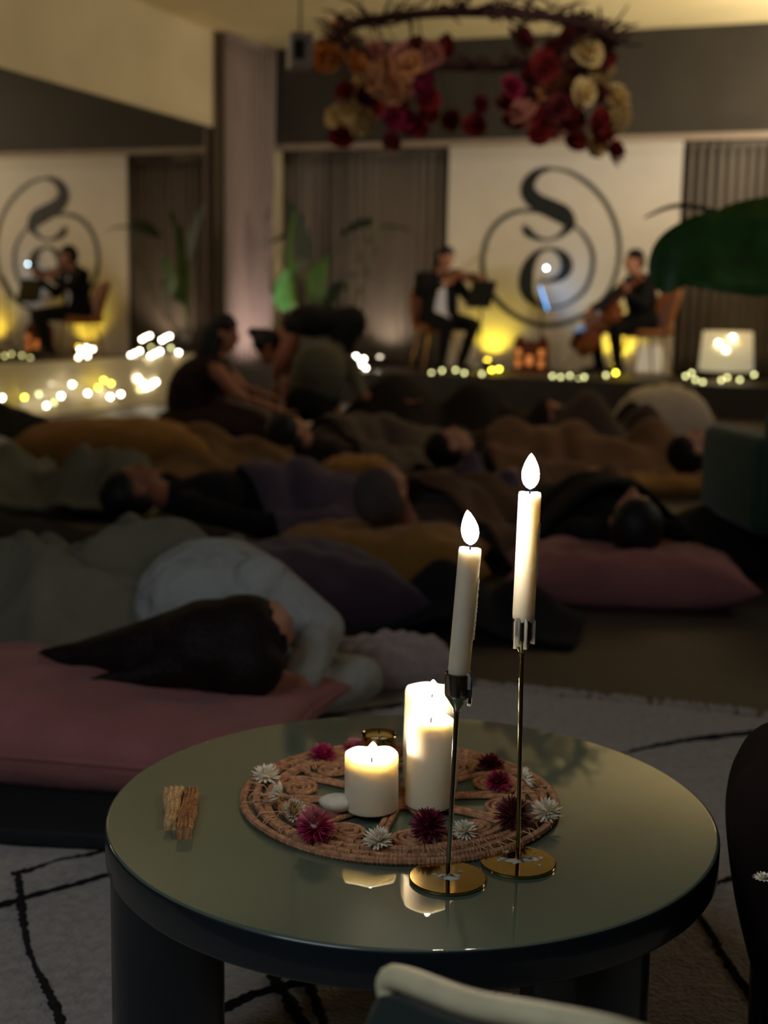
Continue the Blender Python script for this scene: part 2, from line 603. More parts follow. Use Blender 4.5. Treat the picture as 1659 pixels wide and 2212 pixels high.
def rug_line(pts, width, seed=1):
    rr = random.Random(seed)
    P = [at_z(x, y, 0.02) for x, y in pts]
    Q = spline([(p.x, p.y) for p in P], 6)
    # resample
    D = [V((q[0], q[1], 0)) for q in Q]
    dense = []
    for a, b in zip(D[:-1], D[1:]):
        n = max(1, int((b - a).length / 0.006))
        dense += [a.lerp(b, i / n) for i in range(n)]
    dense.append(D[-1])
    rows = [[], [], []]
    for i, p in enumerate(dense):
        t = (dense[min(len(dense) - 1, i + 1)] - dense[max(0, i - 1)])
        if t.length < 1e-9:
            continue
        t.normalize()
        n = V((-t.y, t.x, 0))
        a, b = width * (0.5 + rr.uniform(-0.16, 0.22)), width * (0.5 + rr.uniform(-0.16, 0.22))
        rows[0].append(p + n * a + V((0, 0, 0.012)))
        rows[1].append(p + V((0, 0, 0.0245 + rr.uniform(0, 0.003))))
        rows[2].append(p - n * b + V((0, 0, 0.012)))
    MB().grid(rows).build('black_line', m_line, rug)


rug_line([(24, 1890), (60, 1882), (120, 1864), (222, 1842), (330, 1815)], 0.011, 1)
rug_line([(-30, 1963), (30, 1948), (66, 1938), (130, 1922), (228, 1893), (330, 1866)], 0.012, 2)
rug_line([(40, 1886), (46, 1945), (55, 2020), (72, 2080), (105, 2140), (140, 2225)], 0.021, 3)
rug_line([(440, 2185), (487, 2173), (540, 2150), (586, 2137), (680, 2110)], 0.013, 4)
rug_line([(590, 2100), (620, 2150), (670, 2225)], 0.024, 5)
rug_line([(655, 2095), (680, 2150), (705, 2225)], 0.018, 6)
rug_line([(1340, 1633), (1400, 1616), (1500, 1597), (1590, 1586), (1680, 1576), (1850, 1562)], 0.013, 7)
rug_line([(1530, 1915), (1565, 1903), (1600, 1893), (1660, 1880)], 0.014, 8)
rug_line([(1500, 1965), (1530, 2005), (1565, 2065), (1610, 2130), (1670, 2200)], 0.019, 9)
rug_line([(640, 1562), (700, 1549), (790, 1534), (870, 1522)], 0.012, 10)

# ================================================================ WOVEN MAT
m_rope = M('wicker_rope', (206, 152, 110), 0.75, 0.3, 120, 0.25, 300, rgb2=(146, 98, 68))
ml, mr = at_z(513, 1738, HT), at_z(1210, 1746, HT)
mc = (ml + mr) / 2
mfront = at_z(868, 1858, HT)
MR_ = (ml - mr).length / 2
mc = mc.lerp(mfront + CF * MR_, 0.5)
mat_ = thing('woven_mat', (mc.x, mc.y, HT), 'round open-weave wicker mat with scrolls on the green table', 'placemat')
RR = 0.0045


def pol(r, a, z=0.0):
    return V((mc.x, mc.y, HT + RR + z)) + (CR * math.cos(a) + CF * math.sin(a)) * r


def rope(pts, rad, name, closed=False, step=0.0016):
    """wrapped rope: a tube whose radius swells at every turn of the wrapping"""
    P = [V(p) for p in pts]
    if closed:
        P.append(P[0])
    dense = []
    acc = 0
    for a, b in zip(P[:-1], P[1:]):
        n = max(1, int(round((b - a).length / step)))
        dense += [a.lerp(b, i / n) for i in range(n)]
    if not closed:
        dense.append(P[-1])
    rad_ = [rad * (1.0 + (0.10 if i % 3 == 0 else (-0.10 if i % 3 == 1 else 0.04)) + rnd.uniform(-0.05, 0.05)) for i in range(len(dense))]
    return MB().tube(dense, rad_, 7, closed=closed).build(name, m_rope, mat_)


rr_ = random.Random(11)
for k in range(4):
    ph = rr_.uniform(0, 6)
    r0 = MR_ - RR - k * 0.0116
    rope([pol(r0 - (0.004 + 0.0018 * k) * (0.5 + 0.5 * math.sin(3 * a + ph)) * (1 if k else 0.2), a, 0.0006 * math.sin(7 * a + k)) for a in [2 * math.pi * i / 120 for i in range(120)]], RR, 'rim_coil', True)
NS = 10
r_in = MR_ - 0.047
for k in range(NS):
    a0 = 2 * math.pi * (k + 0.5) / NS + 0.12
    # a pair of mirrored scrolls between the spokes
    rc = r_in - 0.022
    cpos = pol(rc, a0)
    er = (CR * math.cos(a0) + CF * math.sin(a0))
    et = (CF * math.cos(a0) - CR * math.sin(a0))
    pts = []
    for i in range(76):
        q = i / 75
        an = 2 * math.pi * 2.6 * q
        s = 1 - 0.86 * q
        pts.append(cpos + et * math.cos(an + math.pi / 2) * 0.0255 * s + er * math.sin(an + math.pi / 2) * 0.0215 * s)
    rope(pts, 0.0030, 'scroll')
    ab = 2 * math.pi * k / NS + 0.12
    for sg in (-1, 1):
        rope([pol(0.026, ab + sg * 0.14), pol(0.06, ab + sg * 0.06), pol(0.10, ab + sg * 0.037), pol(r_in - 0.012, ab + sg * 0.06), pol(r_in + 0.006, ab + sg * 0.13)], 0.0033, 'spoke')
pts = []
for i in range(150):
    q = i / 149
    pts.append(pol(0.003 + 0.030 * q, 2 * math.pi * 4 * q))
rope(pts, 0.0038, 'hub_coil')
st = MB()
for k in range(110):
    a = rr_.uniform(0, 2 * math.pi)
    r1 = MR_ - rr_.choice([0, 0.011, 0.022, 0.033])
    r2 = r1 - 0.016
    st.tube([pol(r1, a, -0.001), pol(r1 - 0.004, a + 0.004, 0.0052), pol(r2, a + rr_.uniform(-.01, .02), 0.0052), pol(r2 - 0.003, a + 0.012, 0.0)], 0.0007, 4)
stuff(st.build('stitching', M('raffia_thread', (206, 160, 116), 0.7), mat_))

# ================================================================ CANDLES
WAXR = (1.0, 0.90, 0.74)
m_wax = M('ivory_wax', (238, 226, 198), 0.45, 0.02, 30, 0.04, 60, sss=1.0, sss_rad=WAXR, sss_scale=0.012)
m_wax2 = M('white_taper_wax', (232, 222, 198), 0.42, 0.02, 30, 0.05, 90, sss=1.0, sss_rad=WAXR, sss_scale=0.020)
m_melt = M('melted_wax', (250, 240, 214), 0.08, 0.01, 30, sss=0.6, sss_rad=WAXR, sss_scale=0.015)
m_wick = M('charred_wick', (24, 18, 16), 0.9, 0.2, 200)
m_brass = M('polished_brass', (196, 172, 112), 0.10, 0.05, 40, metal=1.0)
m_nickel = M('polished_nickel', (200, 186, 168), 0.12, 0.05, 40, metal=1.0)
FL = 85.0
m_flame = ME('candle_flame', (1.0, 0.62, 0.26), FL, ramp=[(0.0, (0.006, 0.009, 0.05)), (0.10, (0.02, 0.026, 0.10)), (0.20, (0.5, 0.42, 0.34)), (0.42, (1.0, 0.86, 0.66)), (0.85, (1.0, 0.84, 0.62)), (1.0, (0.8, 0.55, 0.25))])

m_flame2 = m_flame.copy()
m_flame2.name = 'low_candle_flame'
m_flame2.node_tree.nodes['Principled BSDF'].inputs['Emission Strength'].default_value = 62.0


def flame(c, h, w, parent, lean=(0, 0), mat=None):
    prof = []
    for i in range(15):
        t = i / 14
        r = w / 2 * math.sin(math.pi * t ** 0.80) ** 0.75 * (1 - 0.12 * t)
        if i in (0, 14):
            r = 0
        prof.append((max(0, r), t * h))
    o = MB().lathe(prof, (0, 0, 0), 16)
    o.v = [(x + lean[0] * (z / h) ** 2, y + lean[1] * (z / h) ** 2, z) for x, y, z in o.v]
    o.v = [(x + c[0], y + c[1], z + c[2]) for x, y, z in o.v]
    return o.build('flame', mat or m_flame, parent)


def wick(c, h, parent, bend=0.003):
    return MB().tube([c, c + V((0, 0, h * 0.55)), c + V((bend, 0, h * 0.85)), c + V((bend * 2, 0, h))], [0.0011, 0.001, 0.0009, 0.0004], 7).build('wick', m_wick, parent)


def pillar(px, pyb, wpx, pytop, label, dish, fh, fw, uneven=0.001, foff=(0, 0)):
    front = at_z(px, pyb, HT + 0.009)
    d = (front - CAM).dot(FW)
    r = wpx / FPX * d / 2
    hd = (front - CAM)
    hd.z = 0
    hd.normalize()
    c = front + hd * r
    zt = z_over(c, pytop)
    H = zt - c.z
    t = thing('pillar_candle', c, label, 'candle', 'pillar candles on the woven mat')
    rr = random.Random(int(px))
    ph = rr.uniform(0, 6)
    wob = lambda a, z: (0.0006 * math.sin(3 * a + ph + z * 40), (uneven * (math.sin(2 * a + ph) + 0.6 * math.sin(5 * a + 2 * ph)) if z > H * 0.8 else 0))
    MB().lathe([(0, 0), (r - 0.003, 0), (r - 0.0008, 0.0015), (r, 0.005), (r, H * 0.45), (r, H - 0.004), (r - 0.0012, H), (r - 0.0032, H - 0.0008), (r - 0.0055, H - dish * 0.55), (r - 0.009, H - dish), (0, H - dish - 0.001)], c, 56, wob=wob).build('wax_body', m_wax, t)
    MB().lathe([(0, H - dish + 0.0022), (r - 0.0085, H - dish + 0.0022), (r - 0.0075, H - dish + 0.0005), (0, H - dish)], c, 40).build('molten_pool', m_melt, t)
    w0 = c + V((foff[0], foff[1], H - dish))
    wick(w0, 0.012, t)
    flame(w0 + V((0.001, 0, 0.008)), fh, fw, t, mat=m_flame2)
    return t, c, r, H


pc_short = pillar(801, 1768, 118, 1627, 'short wide ivory pillar candle on the woven mat, left of the two tall ones', 0.013, 0.019, 0.014, 0.0016)
pc_mid = pillar(926, 1757, 104, 1552, 'middle-height ivory pillar candle in front of the tallest one', 0.007, 0.016, 0.012)
pc_tall = pillar(928, 1722, 120, 1489, 'tallest ivory pillar candle at the back of the mat', 0.014, 0.018, 0.013)


def candlestick(bx, by0, by1, bw, cup_top, cup_bot, cup_w, cup_px, label, mcup, mstem, stemr, splash, lean_px, ctop, cx_top, cw, clabel, flame_h, flame_w, fl_lean):
    mid = at_z(bx, (by0 + by1) / 2, HT)
    d = (mid - CAM).dot(FW)
    r = bw / FPX * d / 2
    P = V((mid.x, mid.y, HT))
    t = thing('candlestick', P, label, 'candlestick', 'slim metal candlesticks')
    MB().lathe([(0, 0), (r - 0.001, 0), (r, 0.001), (r, 0.0032), (r - 0.0008, 0.004), (0, 0.004)], P, 72).build('base_disc', m_brass, t, angle=30)
    zt, zb = z_over(P, cup_top), z_over(P, cup_bot)
    off = CR * ((lean_px) / FPX * d)
    top = P + off
    top.z = zt
    bot = P + off
    bot.z = zb
    MB().tube([P + V((0, 0, 0.003)), P.lerp(bot, 0.5) + V((0, 0, 0)), bot], stemr, 14).build('stem', mstem, t)
    cr = cup_w / FPX * d / 2
    hc = zt - zb
    MB().lathe([(0, 0), (stemr, 0), (stemr * 1.35, 0.001), (stemr * 1.45, hc * 0.12), (cr * 0.93, hc * 0.42), (cr, hc * 0.5), (cr, hc - 0.001), (cr - 0.0012, hc), (cr - 0.0016, hc * 0.55), (0, hc * 0.5)], bot, 36).build('cup', mcup, t, angle=30)
    # hardened wax: splash on the base and runs on the cup
    rr = random.Random(int(bx))
    sp = MB()
    for (sx, sy, sr) in splash:
        n = 14
        prof_r = [sr * rr.uniform(0.55, 1.25) for _ in range(n)]
        vs = [P + CR * sx + CF * sy + V((0, 0, 0.0058))]
        for j in range(n):
            a = 2 * math.pi * j / n
            vs.append(P + CR * (sx + prof_r[j] * math.cos(a)) + CF * (sy + prof_r[j] * 0.8 * math.sin(a)) + V((0, 0, 0.0041)))
        sp.add(vs, [(0, 1 + j, 1 + (j + 1) % n) for j in range(n)])
    stuff(sp.build('wax_splash', m_wax2, t))
    dr = MB()
    for k in range(7):
        a = rr.uniform(-2.4, 0.9) if mcup is m_brass else rr.uniform(-0.7, 0.6)
        e = CR * math.cos(a) + CF * math.sin(a)
        L = rr.uniform(0.35, 0.8) * hc
        dr.tube([top + e * (cr - 0.001) + V((0, 0, 0.001)), top + e * (cr + 0.0008) + V((0, 0, -0.004)), top + e * (cr + 0.0008) + V((0, 0, -L * 0.8)), top + e * (cr + 0.0002) + V((0, 0, -L))], [0.0016, 0.0019, 0.0016, 0.0022], 8)
    stuff(dr.build('wax_runs', m_wax2, t))
    # the taper candle
    wr = cw / FPX * d / 2
    base = top + V((0, 0, -hc * 0.45))
    tz = z_over(P, ctop)
    tip = P + CR * ((cx_top - bx) / FPX * d)
    tip.z = tz
    k = thing('taper_candle', base, clabel, 'candle', 'lit tapers in the candlesticks')
    ax = (tip - base)
    H = ax.length
    rot = V((0, 0, 1)).rotation_difference(ax.normalized()).to_matrix()
    MB().lathe([(0, 0), (wr * 0.86, 0), (wr * 0.97, hc * 0.45), (wr, hc * 0.5), (wr * 1.01, H * 0.6), (wr * 1.02, H - 0.004), (wr * 0.95, H - 0.0008), (wr * 0.7, H), (wr * 0.35, H - 0.0022), (0, H - 0.003)], base, 36, rot, wob=lambda a, z: (0.0002 * math.sin(4 * a + z * 90), 0.0007 * math.sin(2 * a + 1) if z > H - 0.01 else 0)).build('wax_body', m_wax2, k)
    drp = MB()
    for q in range(3 if mcup is not m_brass else 1):
        a = -0.15 + 0.34 * q - 0.2
        e = CR * math.cos(a) + CF * math.sin(a)
        pts, rad = [], []
        f0, f1 = (0.80, 0.40) if q == 0 else (0.62, 0.36)
        for i in range(22):
            s = f0 + (f1 - f0) * i / 21
            pts.append(base.lerp(tip, s) + e * (wr * 0.98))
            rad.append(0.0012 + 0.0009 * abs(math.sin(i * 1.9 + q)))
        drp.tube(pts, rad, 8)
    stuff(drp.build('wax_drips', m_wax2, k))
    wick(tip - V((0, 0, 0.003)), 0.010, k)
    flame(tip + V((0, 0, 0.0025)), flame_h, flame_w, k, fl_lean)
    return t, P


candlestick(967, 1865, 1937, 167, 1452, 1541, 54, 0, 'nearer slim candlestick with a nickel cup and a gold base', m_nickel, m_nickel, 0.0026,
            [(0.001, -0.003, 0.010), (0.006, 0.002, 0.007), (-0.006, 0.001, 0.006), (-0.014, 0.004, 0.003), (0.014, 0.012, 0.003)], 9, 1183, 995, 46,
            'shorter white taper candle leaning in the nearer candlestick', 0.036, 0.0185, tuple((CR * -0.004)[:2]))
candlestick(1118, 1832, 1900, 164, 1334, 1418, 44, 0, 'farther, taller brass candlestick with wax spattered over its base', m_brass, m_brass, 0.0024,
            [(-0.002, -0.001, 0.012), (0.008, 0.002, 0.008), (0.018, 0.004, 0.006), (0.026, 0.007, 0.004), (-0.016, 0.003, 0.006), (-0.021, -0.002, 0.003), (0.020, 0.022, 0.003), (-0.010, 0.022, 0.003), (0.022, -0.012, 0.003), (0.012, 0.006, 0.006)], -7, 1063, 1116, 46,
            'taller white taper candle standing in the farther brass candlestick', 0.038, 0.0195, (0, 0))

# tealight in a brass cup behind the short pillar
P = at_z(818, 1634, HT + 0.009)
tl = thing('tealight_holder', P, 'small brass tealight cup behind the short pillar candle', 'candle holder')
d_ = (P - CAM).dot(FW)
r_ = 78 / FPX * d_ / 2
MB().lathe([(0, 0), (r_ * 0.8, 0), (r_ * 0.86, 0.002), (r_, 0.030), (r_ - 0.001, 0.031), (r_ - 0.002, 0.030), (r_ * 0.84, 0.004), (0, 0.004)], P, 40).build('cup', m_brass, tl, angle=30)
w = thing('tealight', P + V((0, 0, 0.004)), 'round white tealight lying in the small brass cup', 'candle')
MB().lathe([(0, 0), (r_ * 0.72, 0), (r_ * 0.74, 0.002), (r_ * 0.74, 0.015), (r_ * 0.70, 0.0165), (0, 0.016)], P + V((0, 0, 0.004)), 32).build('wax_body', m_wax, w)
wick(P + V((0, 0, 0.02)), 0.008, w)

# pebble
P = at_z(727, 1752, HT + 0.008)
pb = MB()
pb.ball((0, 0, 0), (0.021, 0.016, 0.0105), 24)
pb.v = [(x * (1 + 0.08 * math.sin(z * 200 + y * 60)), y, z * (1 + 0.1 * math.sin(x * 80))) for x, y, z in pb.v]
pb.v = [tuple(P + V((0, 0, 0.0105)) + CR * x + CF * y + V((0, 0, z))) for x, y, z in pb.v]
T(pb.build('pebble', M('cream_stone', (214, 208, 190), 0.55, 0.08, 60), loc=P), 'smooth cream pebble beside the short pillar candle', 'stone')


# two split wooden sticks
def stick(corners_top, h, label, seed, c1, c2):
    """corners_top: four picture points of the upper face, far-left, far-right, near-right, near-left"""
    Z = HT + h
    q = [at_z(x, y, Z) for x, y in corners_top]
    rr = random.Random(seed)
    n, m = 26, 18
    top, bm_ = [], []
    o = MB()
    rows = []
    for i in range(n + 1):
        s = i / n
        l = q[0].lerp(q[3], s)
        r = q[1].lerp(q[2], s)
        w = (r - l)
        wn = w.normalized()
        wig = 0.0012 * math.sin(s * 7 + seed) + 0.0006 * math.sin(s * 17)
        ring = []
        for j in range(m + 1):
            t = j / m
            p = l.lerp(r, t) + wn * wig
            p = p + V((0, 0, 0.0011 * math.sin(t * 23 + 2 * math.sin(s * 3 + seed)) + 0.0008 * math.sin(t * 47 + s * 2) - 0.002 * (2 * t - 1) ** 4))
            ring.append(p)
        for j in range(3):
            z = Z - h * (j + 1) / 3
            ring.append(V((r.x, r.y, z)) + wn * (wig + 0.0012 * math.sin(j * 2 + s * 9)))
        for j in range(3):
            z = Z - h * (3 - j) / 3
            ring.append(V((l.x, l.y, z)) + wn * (wig + 0.0008 * math.sin(j + s * 8)))
        rows.append(ring + [ring[0]])
    o.grid(rows)
    k = len(rows[0])
    o.f.append(tuple(range(k - 1)))
    o.f.append(tuple(n * k + j for j in range(k - 1))[::-1])
    ctr = sum(q, V()) / 4
    ctr.z = HT
    mt = M('split_wood', c1, 0.6, 0.2, 9, 0.5, 14, stretch=(34, 3, 8), rgb2=c2)
    T(o.build('wood_stick', mt, loc=ctr, angle=50), label, 'stick')


stick([(354, 1699), (398, 1697), (383, 1770), (356, 1771)], 0.013, 'pale split wood stick, left of the two on the table', 3, (240, 206, 150), (186, 140, 88))
stick([(399, 1700), (428, 1699), (414, 1785), (381, 1786)], 0.015, 'darker brown split wood stick, right of the two on the table', 6, (216, 160, 104), (130, 80, 46))


# ================================================================ STRAWFLOWERS
def strawflower(px, py, wpx, cols, label, tilt=(0, 0), closed=0.0, seed=1, rows=6, n0=22, flat=0.32, z0=0.0085, width=0.0036):
    P = at_z(px, py, HT + z0 + 0.008)
    d = (P - CAM).dot(FW)
    R = wpx * 1.12 / FPX * d / 2
    base = V((P.x, P.y, HT + z0))
    rr = random.Random(seed)
    t = thing('strawflower', base, label, 'flower')
    rot = (Matrix.Rotation(tilt[0], 3, CR) @ Matrix.Rotation(tilt[1], 3, CF))
    ball = rows >= 7
    cen = V((0, 0, R * (0.55 if ball else 0.40) + 0.002))
    zmin = 0.0

    def petal_row(k, mb):
        f = k / (rows - 1)                  # 0 outermost, 1 innermost
        n = max(7, int(n0 * (1 - 0.45 * f)))
        el = math.radians((-28 + 116 * f) if ball else (-12 + 94 * f ** 0.9)) + math.radians(closed * 40 * (1 - f))
        L = R * (1.0 - (0.12 if ball else flat) * f)
        for i in range(n):
            a = 2 * math.pi * (i + 0.5 * (k % 2)) / n + rr.uniform(-0.08, 0.08)
            e = el + rr.uniform(-0.14, 0.14)
            rad = V((math.cos(a), math.sin(a), 0))
            tg = V((-math.sin(a), math.cos(a), 0))
            ll = L * rr.uniform(0.88, 1.06)
            ww = width * rr.uniform(0.8, 1.15) * (1 - 0.25 * f)
            pts = []
            for s, wd, cv in ((0.12, 0.45, 0), (0.5, 1.0, 0.05), (0.82, 0.75, 0.13), (1.0, 0.08, 0.24)):
                c = rad * (math.cos(e) * ll * s) + V((0, 0, math.sin(e) * ll * s + cv * ll * (0.7 - 0.9 * f)))
                pts.append([c - tg * ww * wd * 0.5, c + V((0, 0, -0.12 * ww)) - (rad * math.sin(e) - V((0, 0, math.cos(e)))) * -0.25 * ww * wd, c + tg * ww * wd * 0.5])
            mb.grid([[cen + rot @ p for p in row] for row in pts])

    names = ('outer_petals', 'middle_petals', 'inner_petals')
    step = rows // 3
    all_mb = []
    for g in range(3):
        mb = MB()
        for k in range(g * step, (g + 1) * step if g < 2 else rows):
            petal_row(k, mb)
        all_mb.append(mb)
    eye = MB().ball(cen + rot @ V((0, 0, R * 0.10)), (R * 0.26, R * 0.26, R * 0.24), 12)
    all_mb.append(eye)
    zlow = min(v[2] for mb in all_mb for v in mb.v)
    for mb, nm, c in zip(all_mb, names + ('centre',), cols):
        mb.v = [(x + base.x, y + base.y, z + base.z - zlow) for x, y, z in mb.v]
        o = mb.build(nm, c, t)
        if nm != 'centre':
            stuff(o)
    return t


m_pw = M('white_petal', (242, 234, 214), 0.55, 0.08, 200, sss=0.15, sss_scale=0.004)
m_pc = M('cream_petal', (222, 196, 150), 0.55, 0.1, 200)
m_pm = M('magenta_petal', (186, 44, 96), 0.5, 0.22, 200)
m_pr = M('wine_petal', (128, 34, 56), 0.42, 0.25, 200)
m_pd = M('dark_red_petal', (112, 44, 46), 0.38, 0.25, 200)
m_pk = M('pink_petal', (202, 120, 130), 0.5, 0.15, 200)
m_ye = M('straw_centre', (206, 176, 104), 0.7, 0.15, 200)
W4 = (m_pw, m_pw, m_pw, m_pw)
strawflower(575, 1672, 62, W4, 'white dried strawflower on the left rim of the mat', seed=1, rows=5, n0=15, tilt=(0.15, 0), width=0.0044)
strawflower(606, 1724, 54, (m_pw, m_pw, m_pc, m_pc), 'closed white strawflower lying on its side on the left scroll', seed=2, tilt=(-0.3, -1.15), closed=0.8, n0=20, width=0.005)
strawflower(632, 1752, 54, (m_pw, m_pc, m_pc, m_pc), 'closed cream strawflower just above the pink one at the left rim', seed=3, tilt=(0.7, 0.4), closed=0.7, n0=20, width=0.005)
strawflower(698, 1624, 60, (m_pm, m_pm, m_pm, m_pm), 'bright magenta strawflower on the back left rim', seed=4, n0=26)
strawflower(764, 1606, 46, (m_pm, m_pk, m_pk, m_pk), 'small pink strawflower at the back beside the brass tealight cup', seed=5, n0=22)
strawflower(680, 1797, 86, (m_pm, m_pm, m_pk, m_pw), 'two-tone magenta and pale pink strawflower at the front left of the mat', seed=6, n0=40, rows=7, tilt=(0.25, 0), width=0.003)
strawflower(817, 1810, 64, (m_pw, m_pw, m_pw, m_pc), 'white strawflower on the front rim, below the short pillar candle', seed=7, n0=20, tilt=(0.2, 0))
strawflower(925, 1795, 80, (m_pr, m_pr, m_pr, m_pd), 'large wine-red strawflower in front of the middle pillar candle', seed=8, n0=36, rows=7, tilt=(0.35, 0), closed=0.15, width=0.0032)
strawflower(1003, 1792, 56, (m_pw, m_pw, m_pw, m_ye), 'white strawflower right of the nearer candlestick stem', seed=9, n0=18, tilt=(0.25, 0.1))
strawflower(1108, 1768, 82, (m_pd, m_pd, m_pd, m_pr), 'large dark red strawflower behind the farther candlestick stem', seed=10, n0=36, rows=7, tilt=(0.3, 0), closed=0.2, width=0.0032)
strawflower(1180, 1752, 66, (m_pw, m_pw, m_pw, m_pc), 'white strawflower at the right edge of the mat', seed=11, n0=20, tilt=(0.25, 0))
strawflower(1077, 1688, 58, (m_pm, m_pr, m_pr, m_pm), 'crimson strawflower on the right scroll of the mat', seed=12, n0=26, tilt=(0.3, -0.1))
strawflower(1060, 1644, 58, (m_pd, m_pr, m_pd, m_pd), 'dark maroon strawflower at the back right of the mat', seed=13, n0=30)
strawflower(1134, 1688, 48, (m_pw, m_pc, m_pw, m_pc), 'closed white strawflower on the right rim behind the tall candlestick stem', seed=14, n0=18, tilt=(-0.2, 1.1), closed=0.6, width=0.005)

# ================================================================ FIGURES
DG = None


def cap(a, b, ra, rb, key):
    return ('c', V(a), V(b), ra, rb, key)


def ell(c, r, key, rot=None):
    return ('e', V(c), V(r), rot if rot is not None else Matrix.Identity(3), key)


def prim_mesh(p, mb):
    if p[0] == 'c':
        _, a, b, ra, rb, key = p
        d = b - a
        L = d.length
        rot = V((0, 0, 1)).rotation_difference(d.normalized() if L > 1e-6 else V((0, 0, 1))).to_matrix()
        prof = [(0, -ra)] + [(ra * math.cos(t), ra * math.sin(t)) for t in (-1.05, -0.52, 0)] + [(rb * math.cos(t), L + rb * math.sin(t)) for t in (0, 0.52, 1.05)] + [(0, L + rb)]
        mb.lathe(prof, a, 12, rot)
    else:
        _, c, r, rot, key = p
        mb.ball(c, r, 16, rot)


def prim_dist(p, X):
    if p[0] == 'c':
        _, a, b, ra, rb, key = p
        a, b = np.array(a), np.array(b)
        d = b - a
        t = np.clip(((X - a) @ d) / max(1e-9, d @ d), 0, 1)
        return np.linalg.norm(X - a - t[:, None] * d, axis=1) - (ra + (rb - ra) * t)
    _, c, r, rot, key = p
    Y = (X - np.array(c)) @ np.array(rot)
    q = Y / np.array(r)
    n = np.linalg.norm(q, axis=1)
    return (n - 1) * min(r)


def fuse(name, prims, mats, voxel, parent=None, loc=None, smooth=5, extra=None):
    """one continuous surface from overlapping rounded volumes; material by nearest volume"""
    mb = MB()
    for p in prims:
        prim_mesh(p, mb)
    me = bpy.data.meshes.new(name)
    me.from_pydata(mb.v, [], mb.f)
    bm = bmesh.new()
    bm.from_mesh(me)
    bmesh.ops.recalc_face_normals(bm, faces=bm.faces)
    bm.to_mesh(me)
    bm.free()
    tmp = bpy.data.objects.new(name + '_tmp', me)
    COL.objects.link(tmp)
    r = tmp.modifiers.new('r', 'REMESH')
    r.mode = 'VOXEL'
    r.voxel_size = voxel
    s = tmp.modifiers.new('s', 'SMOOTH')
    s.iterations = smooth
    s.factor = 0.5
    dg = bpy.context.evaluated_depsgraph_get()
    out = bpy.data.meshes.new_from_object(tmp.evaluated_get(dg))
    bpy.data.objects.remove(tmp)
    bpy.data.meshes.remove(me)
    out.name = name
    n = len(out.polygons)
    ctr = np.empty(n * 3)
    out.polygons.foreach_get('center', ctr)
    ctr = ctr.reshape(n, 3)
    keys = list(mats)
    D = np.stack([prim_dist(p, ctr) for p in prims])
    best = D.argmin(0)
    kid = np.array([keys.index(p[-1]) for p in prims])[best]
    if extra is not None:
        for fn, key in extra:
            kid[fn(ctr)] = keys.index(key)
    out.materials.clear()
    for k in keys:
        out.materials.append(mats[k])
    out.polygons.foreach_set('material_index', kid.astype(np.int32))
    out.polygons.foreach_set('use_smooth', [True] * n)
    if loc is not None:
        out.transform(Matrix.Translation(-V(loc)))
    out.update()
    return link(name, out, parent, loc)


def head_prims(c, f, u, s=1.0, skin='skin', neck_to=None):
    c, f, u = V(c), V(f).normalized(), V(u).normalized()
    r = f.cross(u).normalized()
    u = r.cross(f).normalized()
    rot = Matrix((r, f, u)).transposed()
    at = lambda x, y, z: c + (r * x + f * y + u * z) * s
    P = [ell(at(0, -0.012, 0.03), (0.075 * s, 0.094 * s, 0.085 * s), skin, rot),
         ell(at(0, 0.018, -0.035), (0.060 * s, 0.070 * s, 0.083 * s), skin, rot),
         ell(at(0, 0.062, -0.095), (0.026 * s, 0.024 * s, 0.020 * s), skin, rot),
         cap(at(0, 0.084, 0.004), at(0, 0.104, -0.032), 0.009 * s, 0.013 * s, skin),
         ell(at(0.014, 0.090, -0.036), (0.011 * s, 0.012 * s, 0.009 * s), skin, rot),
         ell(at(-0.014, 0.090, -0.036), (0.011 * s, 0.012 * s, 0.009 * s), skin, rot),
         cap(at(-0.036, 0.074, 0.022), at(0.036, 0.074, 0.022), 0.012 * s, 0.012 * s, skin),
         cap(at(-0.018, 0.078, -0.066), at(0.018, 0.078, -0.066), 0.010 * s, 0.010 * s, 'lip'),
         ell(at(0.077, -0.008, -0.008), (0.010 * s, 0.022 * s, 0.032 * s), skin, rot),
         ell(at(-0.077, -0.008, -0.008), (0.010 * s, 0.022 * s, 0.032 * s), skin, rot),
         ell(at(0.032, 0.072, 0.0), (0.015 * s, 0.012 * s, 0.010 * s), skin, rot),
         ell(at(-0.032, 0.072, 0.0), (0.015 * s, 0.012 * s, 0.010 * s), skin, rot)]
    if neck_to is not None:
        P.append(cap(at(0, -0.018, -0.06), neck_to, 0.052 * s, 0.058 * s, skin))
    return P, at, rot


